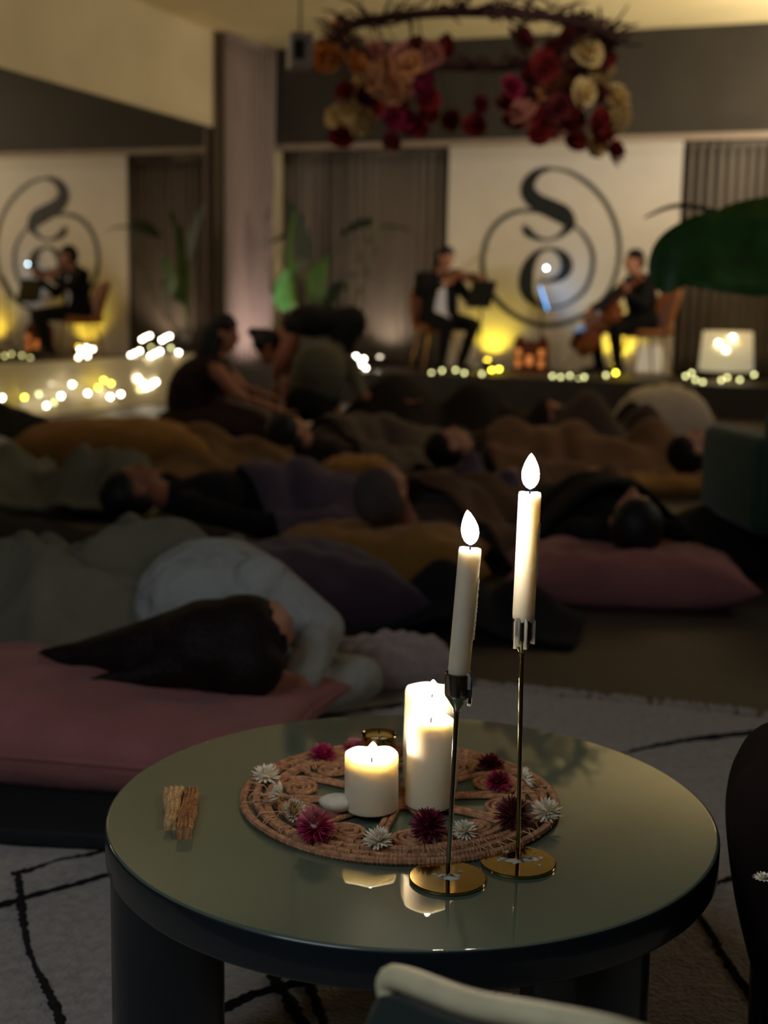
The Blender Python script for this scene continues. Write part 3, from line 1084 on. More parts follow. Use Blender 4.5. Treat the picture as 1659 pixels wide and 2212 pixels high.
def hand_prims(wr, d, across, curl=0.6, skin='skin', left=False, spread=0.10):
    """d: direction of the fingers, across: from little finger towards index; the palm closes towards d x across"""
    wr, d = V(wr), V(d).normalized()
    ac = V(across)
    ac = (ac - d * ac.dot(d)).normalized()
    pn = d.cross(ac).normalized() * (-1 if left else 1)
    rot = Matrix((ac, d, pn)).transposed()
    P = [ell(wr + d * 0.048, (0.038, 0.054, 0.016), skin, rot)]
    for k, L in enumerate((0.062, 0.080, 0.086, 0.076)):
        o = (k - 1.5)
        b = wr + d * 0.088 + ac * (o * 0.021)
        fd = (d + ac * o * spread).normalized()
        a = curl * 0.5
        p = b
        for seg, (fr, rr) in enumerate(((0.45, 0.0092), (0.32, 0.0085), (0.25, 0.0076))):
            q = p + (fd * math.cos(a) + pn * math.sin(a)) * (L * fr)
            P.append(cap(p, q, rr, rr * 0.93, skin))
            p = q
            a += curl
    tb = wr + d * 0.026 + ac * 0.030
    t1 = tb + (d * 0.7 + ac * 0.65 + pn * 0.3).normalized() * 0.042
    t2 = t1 + (d * 0.9 + ac * 0.1 + pn * (0.3 + curl * 0.3)).normalized() * 0.032
    P += [cap(tb, t1, 0.0135, 0.011, skin), cap(t1, t2, 0.0105, 0.009, skin)]
    return P


def torso_prims(pel, chest, neck, shL, shR, key, keyp, w=1.0, female=False):
    pel, chest, neck, shL, shR = map(V, (pel, chest, neck, shL, shR))
    ax = (shR - shL).normalized()
    up = (chest - pel).normalized()
    fr = up.cross(ax).normalized()
    ax = fr.cross(up).normalized()
    rot = Matrix((ax, fr, up)).transposed()
    mid = pel.lerp(chest, 0.5)
    P = [ell(pel, (0.165 * w, 0.125 * w, 0.125 * w), keyp, rot),
         ell(mid, (0.140 * w, 0.108 * w, 0.16 * w), key, rot),
         ell(chest, (0.165 * w, 0.118 * w, 0.17 * w), key, rot),
         cap(chest.lerp(neck, 0.6), neck, 0.085 * w, 0.06 * w, key),
         cap(shL, shR, 0.07 * w, 0.07 * w, key)]
    return P


def limbs(P, sh, el, wr, key, skin='skin', sleeve=1.0, w=1.0, kw='skin'):
    P.append(cap(sh, el, 0.058 * w, 0.046 * w, key))
    P.append(cap(el, V(el).lerp(V(wr), sleeve * 0.93), 0.046 * w, 0.036 * w, key if sleeve > 0.3 else skin))
    P.append(cap(V(el).lerp(V(wr), 0.5), wr, 0.036 * w, 0.027 * w, skin))


def legs(P, hip, kn, an, key, w=1.0, toe=None, shoe='shoe'):
    P.append(cap(hip, kn, 0.092 * w, 0.062 * w, key))
    P.append(cap(kn, an, 0.060 * w, 0.042 * w, key))
    if toe is not None:
        an, toe = V(an), V(toe)
        P.append(cap(an + (an - toe) * 0.2, toe, 0.042, 0.034, shoe))


def person(name_label, loc, prims, mats, voxel=0.011, hair=None, hair_mat=None, eyes=None, extra=None, smooth=4):
    t = thing('person', loc, name_label, 'person')
    fuse('body', prims, mats, voxel, t, loc, smooth, extra)
    if hair:
        fuse('hair', hair, {'hair': hair_mat}, 0.009, t, loc, 2)
    if eyes:
        for e in eyes:
            MB().ball(e, 0.0115, 12).build('eye', m_eye, t, loc=e)
    return t


def cloth(name, rgb, var=0.2, sc=14, rough=0.9):
    return M(name, rgb, rough, var, sc, 0.35, 40, sheen=0.12 if sum(rgb) > 150 else 0.0, spec=0.25)


m_skin = M('skin', (188, 132, 106), 0.5, 0.06, 20, spec=0.3)
m_skin2 = M('tan_skin', (168, 108, 82), 0.5, 0.06, 20, spec=0.3)
m_lip = M('lips', (160, 88, 80), 0.5, 0.05, 30)
m_eye = M('dark_eye', (30, 22, 18), 0.15, 0.2, 60)
m_blk = cloth('black_cloth', (26, 25, 27))
m_suit = cloth('black_suit', (22, 21, 24))
m_shirt = cloth('lilac_white_shirt', (224, 224, 240), 0.04)
m_shoe = M('black_leather', (18, 17, 16), 0.3, 0.1, 30)
m_hblk = M('black_hair', (14, 12, 12), 0.6, 0.3, 60, stretch=(1, 1, 6))
m_hbrn = M('dark_brown_hair', (26, 17, 16), 0.6, 0.3, 70, 0.4, 120, spec=0.2)
m_hgry = M('grey_brown_knit', (92, 78, 74), 0.9, 0.2, 60, 0.5, 120)
BASE = {'skin': m_skin, 'lip': m_lip, 'shoe': m_shoe}


def hair_cap(at, rot, s=1.0, extra=()):
    return [ell(at(0, -0.020, 0.050), (0.084 * s, 0.092 * s, 0.078 * s), 'hair', rot),
            ell(at(0, -0.045, 0.0), (0.080 * s, 0.075 * s, 0.085 * s), 'hair', rot)] + list(extra)


# ---------------------------------------------------------------- cushions, shadow slab, covers
def cushion(center, sx, sy, h, ang, mat, label, cat='cushion', seed=1, dent=None, name='floor_cushion', tilt=0.0, pinch=0.10, seam=None, zb=0.0):
    """plump square cushion with drawn-in sides and eared corners; ang turns it on the floor"""
    rr = random.Random(seed)
    ph = [rr.uniform(0, 6.28) for _ in range(8)]
    n = 40
    c = V(center)
    rot = Matrix.Rotation(YAW + ang, 3, 'Z') @ Matrix.Rotation(tilt, 3, 'Y')
    top, bot = [], []
    for i in range(n + 1):
        rt, rb = [], []
        for j in range(n + 1):
            u = math.sin((2 * i / n - 1) * math.pi / 2)
            v = math.sin((2 * j / n - 1) * math.pi / 2)
            k = 1 - pinch * (1 - (u * v) ** 2)
            x = u * sx / 2 * (k + 0.0 * v) * (1 - pinch * 0.8 * (1 - abs(v) ** 2.2) * 0 + 0)
            x = u * sx / 2 * (1 - pinch * (1 - v * v) * abs(u))
            y = v * sy / 2 * (1 - pinch * (1 - u * u) * abs(v))
            a = max(0.0, (1 - abs(u) ** 2.6)) * max(0.0, (1 - abs(v) ** 2.6))
            t = a ** 0.42
            wr = 0.010 * math.sin(u * 7 + v * 4 + ph[0]) * math.sin(v * 6 + ph[1]) + 0.006 * math.sin(u * 15 - v * 9 + ph[2])
            edge = (abs(u) ** 6 + abs(v) ** 6)
            wr += edge * 0.006 * math.sin(u * 24 + ph[3]) * math.sin(v * 24 + ph[4])
            zt = h * (0.42 + 0.58 * t) + wr * t
            zb_ = h * (0.42 - 0.42 * min(1, t * 1.6))
            p = V((x, y, 0))
            if dent:
                for (dx, dy, dr, dd) in dent:
                    zt -= dd * math.exp(-((x - dx) ** 2 + (y - dy) ** 2) / (dr * dr)) * t
            rt.append(rot @ V((x, y, zt)))
            rb.append(rot @ V((x, y, min(zb_, zt - 0.002))))
        top.append(rt)
        bot.append(rb)
    mb = MB().grid(top)
    mb.grid([r[::-1] for r in bot])
    mz = min(v[2] for v in mb.v)
    mb.v = [(x + c.x, y + c.y, z + zb - mz) for x, y, z in mb.v]
    t = thing(name, (c.x, c.y, zb), label, cat)
    o = mb.build('cover', mat, t, angle=180)
    wld = o.modifiers.new('weld', 'WELD')
    wld.merge_threshold = 0.0005
    # piped seam round the edge
    ring = [top[i][0] for i in range(n + 1)] + [top[n][j] for j in range(1, n + 1)] + [top[i][n] for i in range(n - 1, -1, -1)] + [top[0][j] for j in range(n - 1, 0, -1)]
    ring = [V((p.x + c.x, p.y + c.y, p.z + zb - mz)) for p in ring]
    MB().tube(ring, 0.0045, 6, closed=True).build('seam', seam or mat, t)
    return t


def shadow_slab(center, sx, sy, ang, mat, label, h=0.02):
    c = V(center)
    t = MB().box((c.x, c.y, h / 2 + zrug(c)), (sx, sy, h), Matrix.Rotation(YAW + ang, 3, 'Z'), bev=0.006).build('shadow_slab', mat, loc=(c.x, c.y, 0), angle=30)
    return T(t, label, 'mat')


def zrug(p):
    q = V((p[0], p[1], 0)) - ro
    return 0.022 if (U0 < q.dot(ru) < U1 and V0 < q.dot(rv) < V1) else 0.0


def drape(center, sx, sy, ang, prims, mat, label, seed=1, fold=0.02, slope=1.6, cat='blanket', name='blanket', res=0.024, freq=7.0, zmin=0.012, fdir=0.6, thick=0.012, mound=(), hem=True, amin=0.2):
    """a cover lying over the given volumes: follows their tops, slopes down beside them, with folds"""
    c = V(center)
    R = Matrix.Rotation(YAW + ang, 3, 'Z')
    nx, ny = int(sx / res), int(sy / res)
    rr = random.Random(seed)
    X = np.empty((nx + 1, ny + 1, 2))
    for i in range(nx + 1):
        for j in range(ny + 1):
            u = (i / nx - 0.5) * sx
            v = (j / ny - 0.5) * sy
            e = 0.03 * math.sin(v * 9 + seed) * (abs(2 * i / nx - 1) ** 3) + 0.02 * math.sin(u * 11 + seed * 2)
            p = R @ V((u + e, v + 0.025 * math.sin(u * 8 + seed) * (abs(2 * j / ny - 1) ** 3), 0))
            X[i, j] = (c.x + p.x, c.y + p.y)
    Z = np.full((nx + 1, ny + 1), zmin)
    for p in prims:
        if p[0] == 'c':
            _, a, b, ra, rb, _k = p
            n = max(2, int((b - a).length / 0.03))
            sp = [(a.lerp(b, k / n), ra + (rb - ra) * k / n) for k in range(n + 1)]
        else:
            sp = [(p[1], sum(p[2]) / 3)]
        for q, r in sp:
            d2 = (X[..., 0] - q.x) ** 2 + (X[..., 1] - q.y) ** 2
            r = r + 0.012
            z = q.z + np.sqrt(np.maximum(0, r * r - d2))
            Z = np.maximum(Z, np.where(d2 < r * r, z, 0))
    for (mx, my, mr, mh) in mound:
        p = R @ V((mx, my, 0))
        d2 = (X[..., 0] - c.x - p.x) ** 2 + (X[..., 1] - c.y - p.y) ** 2
        Z = np.maximum(Z, mh * np.exp(-d2 / (mr * mr)))
    raw = Z.copy()
    k = slope * res
    for _ in range(30):
        m = Z.copy()
        m[1:] = np.maximum(m[1:], Z[:-1] - k)
        m[:-1] = np.maximum(m[:-1], Z[1:] - k)
        m[:, 1:] = np.maximum(m[:, 1:], Z[:, :-1] - k)
        m[:, :-1] = np.maximum(m[:, :-1], Z[:, 1:] - k)
        Z = m
    for _ in range(3):
        P_ = np.pad(Z, 1, mode='edge')
        Z = (P_[1:-1, 1:-1] * 2 + P_[:-2, 1:-1] + P_[2:, 1:-1] + P_[1:-1, :-2] + P_[1:-1, 2:]) / 6
    Z = np.maximum(Z, raw)
    ca, sa = math.cos(fdir), math.sin(fdir)
    U = np.linspace(-sx / 2, sx / 2, nx + 1)[:, None]
    Vv = np.linspace(-sy / 2, sy / 2, ny + 1)[None, :]
    w = (U * ca + Vv * sa)
    q = (-U * sa + Vv * ca)
    ph = [rr.uniform(0, 6.28) for _ in range(8)]
    f1 = np.sin(w * freq * 2 + 1.6 * np.sin(q * 3.1 + ph[0]) + ph[1])
    f2 = np.sin(w * freq * 3.7 + 1.8 * np.sin(q * 4.3 + ph[2]) + ph[3])
    f3 = np.sin(q * freq * 1.3 + 2.0 * np.sin(w * 2.7 + ph[4]) + ph[5])
    amp = (1 + amin) / 2 + (1 - amin) / 2 * np.sin(U * 3 + ph[6]) * np.sin(Vv * 3 + ph[7])
    F = np.maximum(0, f1) ** 1.5 * 1.0 + np.maximum(0, f2) ** 2 * 0.45 + np.maximum(0, f3) ** 2 * 0.4
    Z = Z + fold * amp * F
    P = [[(X[i, j, 0], X[i, j, 1], Z[i, j]) for j in range(ny + 1)] for i in range(nx + 1)]
    base = (c.x, c.y, 0)
    t = thing(name, base, label, cat)
    o = MB().grid(P).build('cover', mat, t, angle=180)
    s = o.modifiers.new('thickness', 'SOLIDIFY')
    s.thickness = thick
    s.offset = -0.2
    if hem:
        edge = [P[i][0] for i in range(nx + 1)] + [P[nx][j] for j in range(1, ny + 1)] + [P[i][ny] for i in range(nx - 1, -1, -1)] + [P[0][j] for j in range(ny - 1, 0, -1)]
        MB().tube(edge, thick * 0.62, 5, closed=True).build('hem', mat, t)
    return t


m_pink = cloth('dusty_pink', (166, 106, 104), 0.08, 6)
m_must = cloth('mustard', (158, 112, 52), 0.12, 8)
m_plum = cloth('dark_plum', (70, 52, 66), 0.15, 8)
m_plum2 = cloth('purple_grey', (92, 76, 92), 0.15, 8)
m_olive = cloth('olive_grey', (128, 122, 102), 0.12, 6)
m_sage = cloth('sage_grey', (104, 104, 88), 0.12, 6)
m_brown = cloth('warm_brown', (112, 80, 56), 0.15, 6)
m_brown2 = cloth('dark_brown_wool', (66, 52, 44), 0.15, 6)
m_grey = M('grey_white_jersey', (176, 178, 174), 0.9, 0.06, 6, 1.0, 7, bdist=0.06, spec=0.2)
m_white = cloth('off_white_cloth', (196, 182, 160), 0.06, 6)
m_shadow = M('navy_shadow', (22, 26, 30), 0.8, 0.15, 20, 0.2, 200)
m_wine = cloth('dark_wine_dress', (52, 34, 36), 0.15, 8)
m_moss = cloth('moss_grey_shirt', (98, 96, 78), 0.12, 6)


def supine(a, d, ang, keytop, keyleg, zc=0.13, head_z=0.19, w=1.0, skin='skin', arms='side', chin=0.55, L=1.0):
    """person on their back; (a, d) head place to the right / ahead of the camera, ang: where the feet point (0 = right, pi/2 = away)"""
    e = CR * math.cos(ang) + CF * math.sin(ang)
    s = CR * -math.sin(ang) + CF * math.cos(ang)
    h = loc_cam(a, d, head_z)
    up = V((0, 0, 1))
    neck = h + e * 0.15 * L + V((0, 0, zc + 0.01 - head_z))
    chest = h + e * 0.36 * L
    chest.z = zc
    pel = h + e * 0.74 * L
    pel.z = zc - 0.01
    shL, shR = neck + e * 0.06 + s * 0.165, neck + e * 0.06 - s * 0.165
    shL.z = shR.z = zc - 0.02
    P, at, rot = head_prims(h, (up * math.cos(chin - 0.55) + e * math.sin(chin - 0.55)), -e, 1.0, skin, neck)
    P += torso_prims(pel, chest, neck, shL, shR, keytop, keyleg, w)
    for sg, sh in ((1, shL), (-1, shR)):
        if arms == 'belly':
            el = sh + e * 0.25 + s * sg * 0.10
            el.z = 0.09
            wr = pel - e * 0.20 + s * sg * 0.06
            wr.z = zc + 0.14
            limbs(P, sh, el, wr, keytop, skin)
            P += hand_prims(wr, s * -sg + e * 0.4, e * -1.0, 0.35, skin, left=sg < 0)
        else:
            el = sh + e * 0.27 + s * sg * 0.10
            el.z = 0.07
            wr = el + e * 0.24 + s * sg * 0.05
            wr.z = 0.055
            limbs(P, sh, el, wr, keytop, skin)
            P += hand_prims(wr, e, s * -sg, 0.3, skin, left=sg > 0)
        hip = pel + s * sg * 0.09
        kn = hip + e * 0.43 + s * sg * 0.05
        kn.z = 0.11
        an = kn + e * 0.42
        an.z = 0.07
        legs(P, hip, kn, an, keyleg, w, an + V((0, 0, 0.13)) + e * 0.07 + s * sg * 0.05, 'skin' if skin == 'skin' else skin)
    return P, at, rot, h, e, s

# ================================================================ PEOPLE ON THE FLOOR, FRONT ROWS
def W(a, d, z):
    return loc_cam(a, d, z)


# --- woman in pale jersey curled up on the pink cushion, left front
shadow_slab(W(-0.72, 2.50, 0), 1.1, 0.62, -0.10, m_shadow, 'dark slab standing for the shadow under the pink cushion at the left front', 0.03)  # near-black slab draws the shadow beneath the cushion
cushion(W(-0.62, 2.62, 0), 1.02, 0.62, 0.17, -0.16, m_pink, 'large dusty pink cushion under the long dark hair, left front', seed=3, dent=[(0.22, 0.05, 0.18, 0.04)], zb=0.052)
hc = W(-0.275, 2.69, 0.275)
P, at, rot = head_prims(hc, CR * 0.70 + CF * 0.55 + V((0, 0, 0.28)), CR * 0.25 - CF * 0.85 + V((0, 0, 0.25)), 1.0, 'skin', W(-0.33, 2.86, 0.24))
P += torso_prims(W(-0.52, 3.36, 0.18), W(-0.37, 3.06, 0.22), W(-0.33, 2.88, 0.25), W(-0.33, 2.96, 0.12), W(-0.27, 2.97, 0.32), 'top', 'top', 1.0)
P += [ell(W(-0.40, 3.10, 0.24), (0.20, 0.19, 0.17), 'top')]
limbs(P, W(-0.28, 2.98, 0.33), W(-0.135, 2.93, 0.235), W(-0.175, 2.72, 0.16), 'top', sleeve=0.96, w=1.15)
P += hand_prims(W(-0.175, 2.72, 0.16), CR * -0.7 - CF * 0.6 + V((0, 0, -0.15)), V((0, 0, 1)), 0.45)
limbs(P, W(-0.30, 2.94, 0.12), W(-0.05, 2.99, 0.10), W(-0.17, 2.79, 0.11), 'top', sleeve=0.96, w=1.25)
P += hand_prims(W(-0.17, 2.79, 0.10), CR * -0.7 - CF * 0.5 + V((0, 0, 0.02)), CF * 0.6 + V((0, 0, 0.5)), 0.4)
legs(P, W(-0.55, 3.38, 0.22), W(-0.80, 3.20, 0.17), W(-1.02, 3.50, 0.10), 'leg', 1.0, W(-1.18, 3.52, 0.08), 'skin')
legs(P, W(-0.55, 3.40, 0.12), W(-0.86, 3.36, 0.10), W(-1.10, 3.64, 0.07), 'leg', 1.0, W(-1.26, 3.66, 0.06), 'skin')
legP = [p for p in P if p[-1] == 'leg']
crot = Matrix((CR, CF, V((0, 0, 1)))).transposed()
hp = [ell(W(-0.345, 2.655, 0.262), (0.135, 0.115, 0.098), 'hair', crot), ell(W(-0.285, 2.66, 0.285), (0.10, 0.10, 0.085), 'hair', crot), ell(W(-0.27, 2.60, 0.235), (0.075, 0.065, 0.07), 'hair', crot)]
for (q0, q1, r0, r1) in (((-0.36, 2.66, 0.26), (-0.50, 2.68, 0.235), 0.10, 0.07), ((-0.50, 2.68, 0.235), (-0.64, 2.72, 0.215), 0.07, 0.035), ((-0.64, 2.72, 0.215), (-0.72, 2.74, 0.212), 0.035, 0.016),
                         ((-0.40, 2.60, 0.235), (-0.50, 2.585, 0.210), 0.05, 0.022), ((-0.50, 2.585, 0.210), (-0.56, 2.59, 0.205), 0.022, 0.014), ((-0.56, 2.59, 0.205), (-0.585, 2.57, 0.205), 0.013, 0.010)):
    hp.append(cap(W(*q0), W(*q1), r0, r1, 'hair'))
person('person in a pale jersey with long dark hair, curled up on the pink cushion', W(-0.40, 3.0, 0.02), P, {**BASE, 'top': m_grey, 'leg': m_olive}, 0.009, hp, m_hbrn)
drape(W(-1.02, 3.60, 0), 1.50, 1.36, 0.10, legP, m_olive, 'rumpled olive grey blanket beside the person in the pale jersey', seed=4, fold=0.12, freq=16, fdir=1.30, res=0.016, slope=1.1, amin=0.7, mound=[(-0.2, 0.35, 0.45, 0.13), (0.30, 0.45, 0.3, 0.16)])
cushion(W(0.03, 3.27, 0), 0.32, 0.26, 0.11, 0.2, M('pale_fleece', (170, 150, 146), 0.95, 0.1, 60, 0.9, 120, sheen=0.4), 'pale fleecy pillow by the elbow of the person in the pale jersey', seed=9, pinch=0.05, zb=0.02)

# --- big dark cushions between
cushion(W(-0.30, 3.92, 0), 0.72, 0.60, 0.25, 0.35, m_plum, 'dark plum floor cushion behind the person in the pale jersey', seed=12)
drape(W(0.27, 3.92, 0), 0.62, 0.42, -0.1, [], m_blk, 'black folded coat on the floor left of the right pink cushion', seed=14, mound=[(-0.08, 0.0, 0.17, 0.20), (0.14, 0.02, 0.14, 0.13)], fold=0.02, cat='coat', name='folded_coat')

# --- knit-capped sleeper on the mustard pillow
cushion(W(-0.02, 4.60, 0), 0.80, 0.50, 0.21, -0.08, m_must, 'mustard pillow under the knit-capped head', seed=21, dent=[(0.0, 0.04, 0.14, 0.03)], name='pillow', cat='pillow')
P, at, rot, h, e, s = supine(0.0, 4.70, 1.02, 'top', 'leg', 0.14, 0.30, chin=0.75)
hp = hair_cap(at, rot, 1.08, [ell(at(0, -0.01, 0.06), (0.088, 0.098, 0.075), 'hair', rot)])
person('person in a grey knit cap lying on the mustard pillow', h, P, {**BASE, 'top': m_brown2, 'leg': m_brown2}, 0.011, hp, m_hgry)
drape(h + e * 1.05, 1.45, 0.95, 1.02 - math.pi * 0, P[12:], m_brown, 'brown blanket over the sleeper in the knit cap', seed=22, fold=0.035, freq=12)

# --- sleeper in black on the right pink cushion
cushion(W(0.83, 4.44, 0), 0.82, 0.52, 0.185, -0.10, m_pink, 'dusty pink cushion under the sleeper in black, right of the tall candle', seed=31, dent=[(0.0, 0.05, 0.16, 0.035)])
P, at, rot, h, e, s = supine(0.865, 4.50, 1.62, 'top', 'leg', 0.165, 0.25, 1.12, chin=0.66)
person('person in black lying with head on the right pink cushion', h, P, {**BASE, 'top': m_blk, 'leg': m_blk}, 0.010, hair_cap(at, rot, 1.10), m_hblk)
drape(W(0.98, 5.32, 0), 1.55, 1.05, 0.0, P[12:], m_blk, 'black blanket spread over the sleeper on the right pink cushion', seed=32, fold=0.02, freq=6, fdir=0.3, slope=0.9, mound=[(0.35, -0.05, 0.3, 0.18)])

# --- sleeper with black hair left, plum cover over the legs
P, at, rot, h, e, s = supine(-1.04, 5.40, 0.40, 'top', 'leg', 0.15, 0.20, chin=0.6)
person('black-haired person in a dark jacket lying at the left, feet to the right', h, P, {**BASE, 'skin': m_skin2, 'top': m_blk, 'leg': m_plum}, 0.011, hair_cap(at, rot, 1.08, [ell(at(0, -0.03, 0.05), (0.10, 0.09, 0.09), 'hair', rot)]), m_hblk)
drape(h + e * 1.15 + V((0, 0, 0)), 1.35, 0.95, 0.40, P, m_plum2, 'purple grey blanket over the legs of the black-haired sleeper', seed=42, fold=0.035, freq=11, fdir=1.9)
drape(W(-1.30, 4.82, 0), 1.75, 0.75, 0.05, [], m_blk, 'black heap of blanket in front of the black-haired sleeper', seed=43, mound=[(-0.2, 0, 0.45, 0.16), (0.5, 0.05, 0.3, 0.14)], fold=0.02)
drape(W(-1.62, 6.15, 0), 1.25, 0.8, -0.05, [], m_sage, 'thick sage grey blanket with deep folds at the left edge', seed=44, mound=[(-0.3, 0, 0.4, 0.26), (0.3, 0.0, 0.3, 0.25)], fold=0.08, freq=11, fdir=0.1)

# ================================================================ MIDDLE ROWS
cushion(W(-1.55, 7.55, 0), 1.15, 0.6, 0.30, 0.02, m_must, 'long mustard bolster cushion behind the sage grey blanket', seed=51, pinch=0.05)
drape(W(-1.05, 7.45, 0), 1.0, 0.75, 0.2, [], cloth('ochre_throw', (128, 96, 58), 0.15, 6), 'ochre throw bunched right of the mustard bolster', seed=52, mound=[(0.0, 0.1, 0.3, 0.26), (0.3, 0, 0.25, 0.18)], fold=0.06, freq=12, fdir=0.9)
drape(W(-2.25, 8.3, 0), 1.5, 0.9, 0.1, [], m_blk, 'black blanket heap at the far left before the mirror ledge', seed=53, mound=[(-0.2, 0, 0.5, 0.30), (0.45, 0, 0.3, 0.2)], fold=0.03)
P, at, rot, h, e, s = supine(-0.57, 7.75, 0.75, 'top', 'leg', 0.15, 0.22, chin=0.9)
person('dark-haired person lying behind the purple grey blanket, head nearest', h, P, {**BASE, 'top': m_brown2, 'leg': m_brown2}, 0.014, hair_cap(at, rot, 1.2, [ell(at(0, 0, 0.06), (0.11, 0.11, 0.09), 'hair', rot)]), m_hblk)
drape(h + e * 1.05, 1.5, 1.0, 0.75, P, cloth('taupe_knit', (88, 76, 66), 0.15, 6), 'taupe blanket over the dark-haired sleeper in the middle', seed=54, fold=0.04, freq=8)
cushion(W(-0.50, 8.35, 0), 0.42, 0.36, 0.22, 0.1, m_white, 'pale pillow behind the dark-haired sleeper in the middle', seed=55, name='pillow', cat='pillow', zb=0.0)
cushion(W(-0.15, 7.30, 0), 0.42, 0.34, 0.14, 0.1, m_must, 'small mustard pillow right of the dark-haired sleeper', seed=56, name='pillow', cat='pillow')
P, at, rot, h, e, s = supine(0.35, 7.35, 0.25, 'top', 'leg', 0.16, 0.2, chin=0.6)
person('person lying under a brown blanket in the middle of the floor', h, P, {**BASE, 'top': m_brown2, 'leg': m_brown2}, 0.014, hair_cap(at, rot, 1.08), m_hbrn)
drape(h + e * 0.95, 1.45, 0.95, 0.25, P, cloth('tawny_blanket', (122, 88, 60), 0.12, 6), 'tawny brown blanket over the sleeper in the middle of the floor', seed=57, fold=0.04, freq=10, mound=[(0.3, 0.0, 0.22, 0.34)])
drape(W(0.62, 6.35, 0), 1.1, 0.7, 0.1, [], cloth('umber_throw', (76, 58, 50), 0.15, 6), 'umber throw lying in front of the tawny brown blanket', seed=58, mound=[(0.0, 0.05, 0.35, 0.15)], fold=0.04)
P, at, rot, h, e, s = supine(1.63, 7.0, 0.12, 'top', 'leg', 0.15, 0.24, chin=0.55)
person('person in a white top lying with nose up by the green armchair', h, P, {**BASE, 'top': m_white, 'leg': m_brown2}, 0.011, hair_cap(at, rot, 1.1), m_hbrn)
cushion(W(1.52, 7.0, 0), 0.5, 0.36, 0.12, 0.1, m_must, 'mustard pillow under the person in the white top', seed=61, name='pillow', cat='pillow')
P, at, rot, h, e, s = supine(1.12, 8.75, 2.75, 'top', 'leg', 0.16, 0.26, chin=0.6)
person('person in dark wine clothes lying in the back row before the stage', h, P, {**BASE, 'top': m_wine, 'leg': m_blk}, 0.012, hair_cap(at, rot, 1.08), m_hblk)
drape(W(0.32, 9.0, 0), 1.5, 0.8, -0.05, P, cloth('black_fleece', (34, 28, 28), 0.15, 6), 'black fleece over the sleeper in the back row', seed=62, mound=[(-0.25, 0.0, 0.4, 0.50), (0.3, 0, 0.34, 0.46)], fold=0.03)
drape(W(1.35, 8.3, 0), 1.0, 0.8, 0.1, [], m_brown2, 'dark brown wool blanket in a heap before the cellist', seed=63, mound=[(-0.1, 0.0, 0.3, 0.42), (0.3, 0.1, 0.22, 0.34)], fold=0.05)
cushion(W(1.92, 9.15, 0), 0.62, 0.44, 0.46, 0.1, m_white, 'off-white bean cushion on the floor before the cellist', seed=64, pinch=0.04)
drape(W(1.65, 8.85, 0), 0.5, 0.4, 0.1, [], m_blk, 'black jacket bunched beside the off-white bean cushion', seed=65, mound=[(0, 0, 0.18, 0.36)], fold=0.02, cat='jacket', name='jacket')
drape(W(2.2, 7.9, 0), 0.9, 0.7, 0.1, [], m_sage, 'sage blanket heaped between the off-white bean cushion and the green armchair', seed=66, mound=[(0, 0, 0.3, 0.2)], fold=0.05)

# --- woman sitting on the floor, leaning on one arm
hc = W(-1.075, 8.80, 0.77)
P, at, rot = head_prims(hc, CR * 0.95 - CF * 0.1 - V((0, 0, 0.18)), V((0, 0, 1)) + CR * 0.2, 1.0, 'skin', W(-1.12, 8.82, 0.62))
P += torso_prims(W(-1.23, 8.85, 0.15), W(-1.17, 8.83, 0.43), W(-1.12, 8.82, 0.60), W(-1.13, 8.98, 0.55), W(-1.13, 8.67, 0.55), 'top', 'top', 0.95)
limbs(P, W(-1.13, 8.66, 0.55), W(-0.97, 8.58, 0.38), W(-0.74, 8.55, 0.30), 'skin', sleeve=0.2)
P += hand_prims(W(-0.74, 8.55, 0.30), CR * 0.95 + V((0, 0, -0.25)), CF * 1.0, 0.25)
limbs(P, W(-1.13, 8.98, 0.55), W(-0.99, 9.02, 0.40), W(-0.82, 8.90, 0.36), 'skin', sleeve=0.2)
P += hand_prims(W(-0.82, 8.90, 0.36), CR * 0.95 + V((0, 0, -0.2)), CF * 1.0, 0.3, left=True)
legs(P, W(-1.22, 8.78, 0.16), W(-0.88, 8.68, 0.14), W(-1.20, 8.52, 0.08), 'top', 1.1, W(-1.36, 8.50, 0.06), 'skin')
legs(P, W(-1.22, 8.92, 0.16), W(-0.84, 8.98, 0.14), W(-1.15, 9.12, 0.08), 'top', 1.1, W(-1.32, 9.12, 0.06), 'skin')
P += [ell(W(-1.15, 8.80, 0.15), (0.42, 0.32, 0.17), 'top'), ell(W(-1.27, 8.82, 0.32), (0.20, 0.20, 0.28), 'top'), ell(W(-1.19, 8.82, 0.48), (0.17, 0.19, 0.16), 'top')]
hp = hair_cap(at, rot, 1.06, [cap(at(0, -0.07, 0.0), at(0, -0.10, -0.17), 0.075, 0.075, 'hair'), cap(at(0, -0.10, -0.17), W(-1.22, 8.8, 0.40), 0.075, 0.045, 'hair'), cap(at(0.05, -0.02, -0.02), at(0.07, -0.03, -0.17), 0.035, 0.03, 'hair')])
person('long-haired person in a dark dress sitting on the floor, leaning on one arm', W(-1.18, 8.8, 0), P, {**BASE, 'top': m_wine}, 0.010, hp, m_hblk)

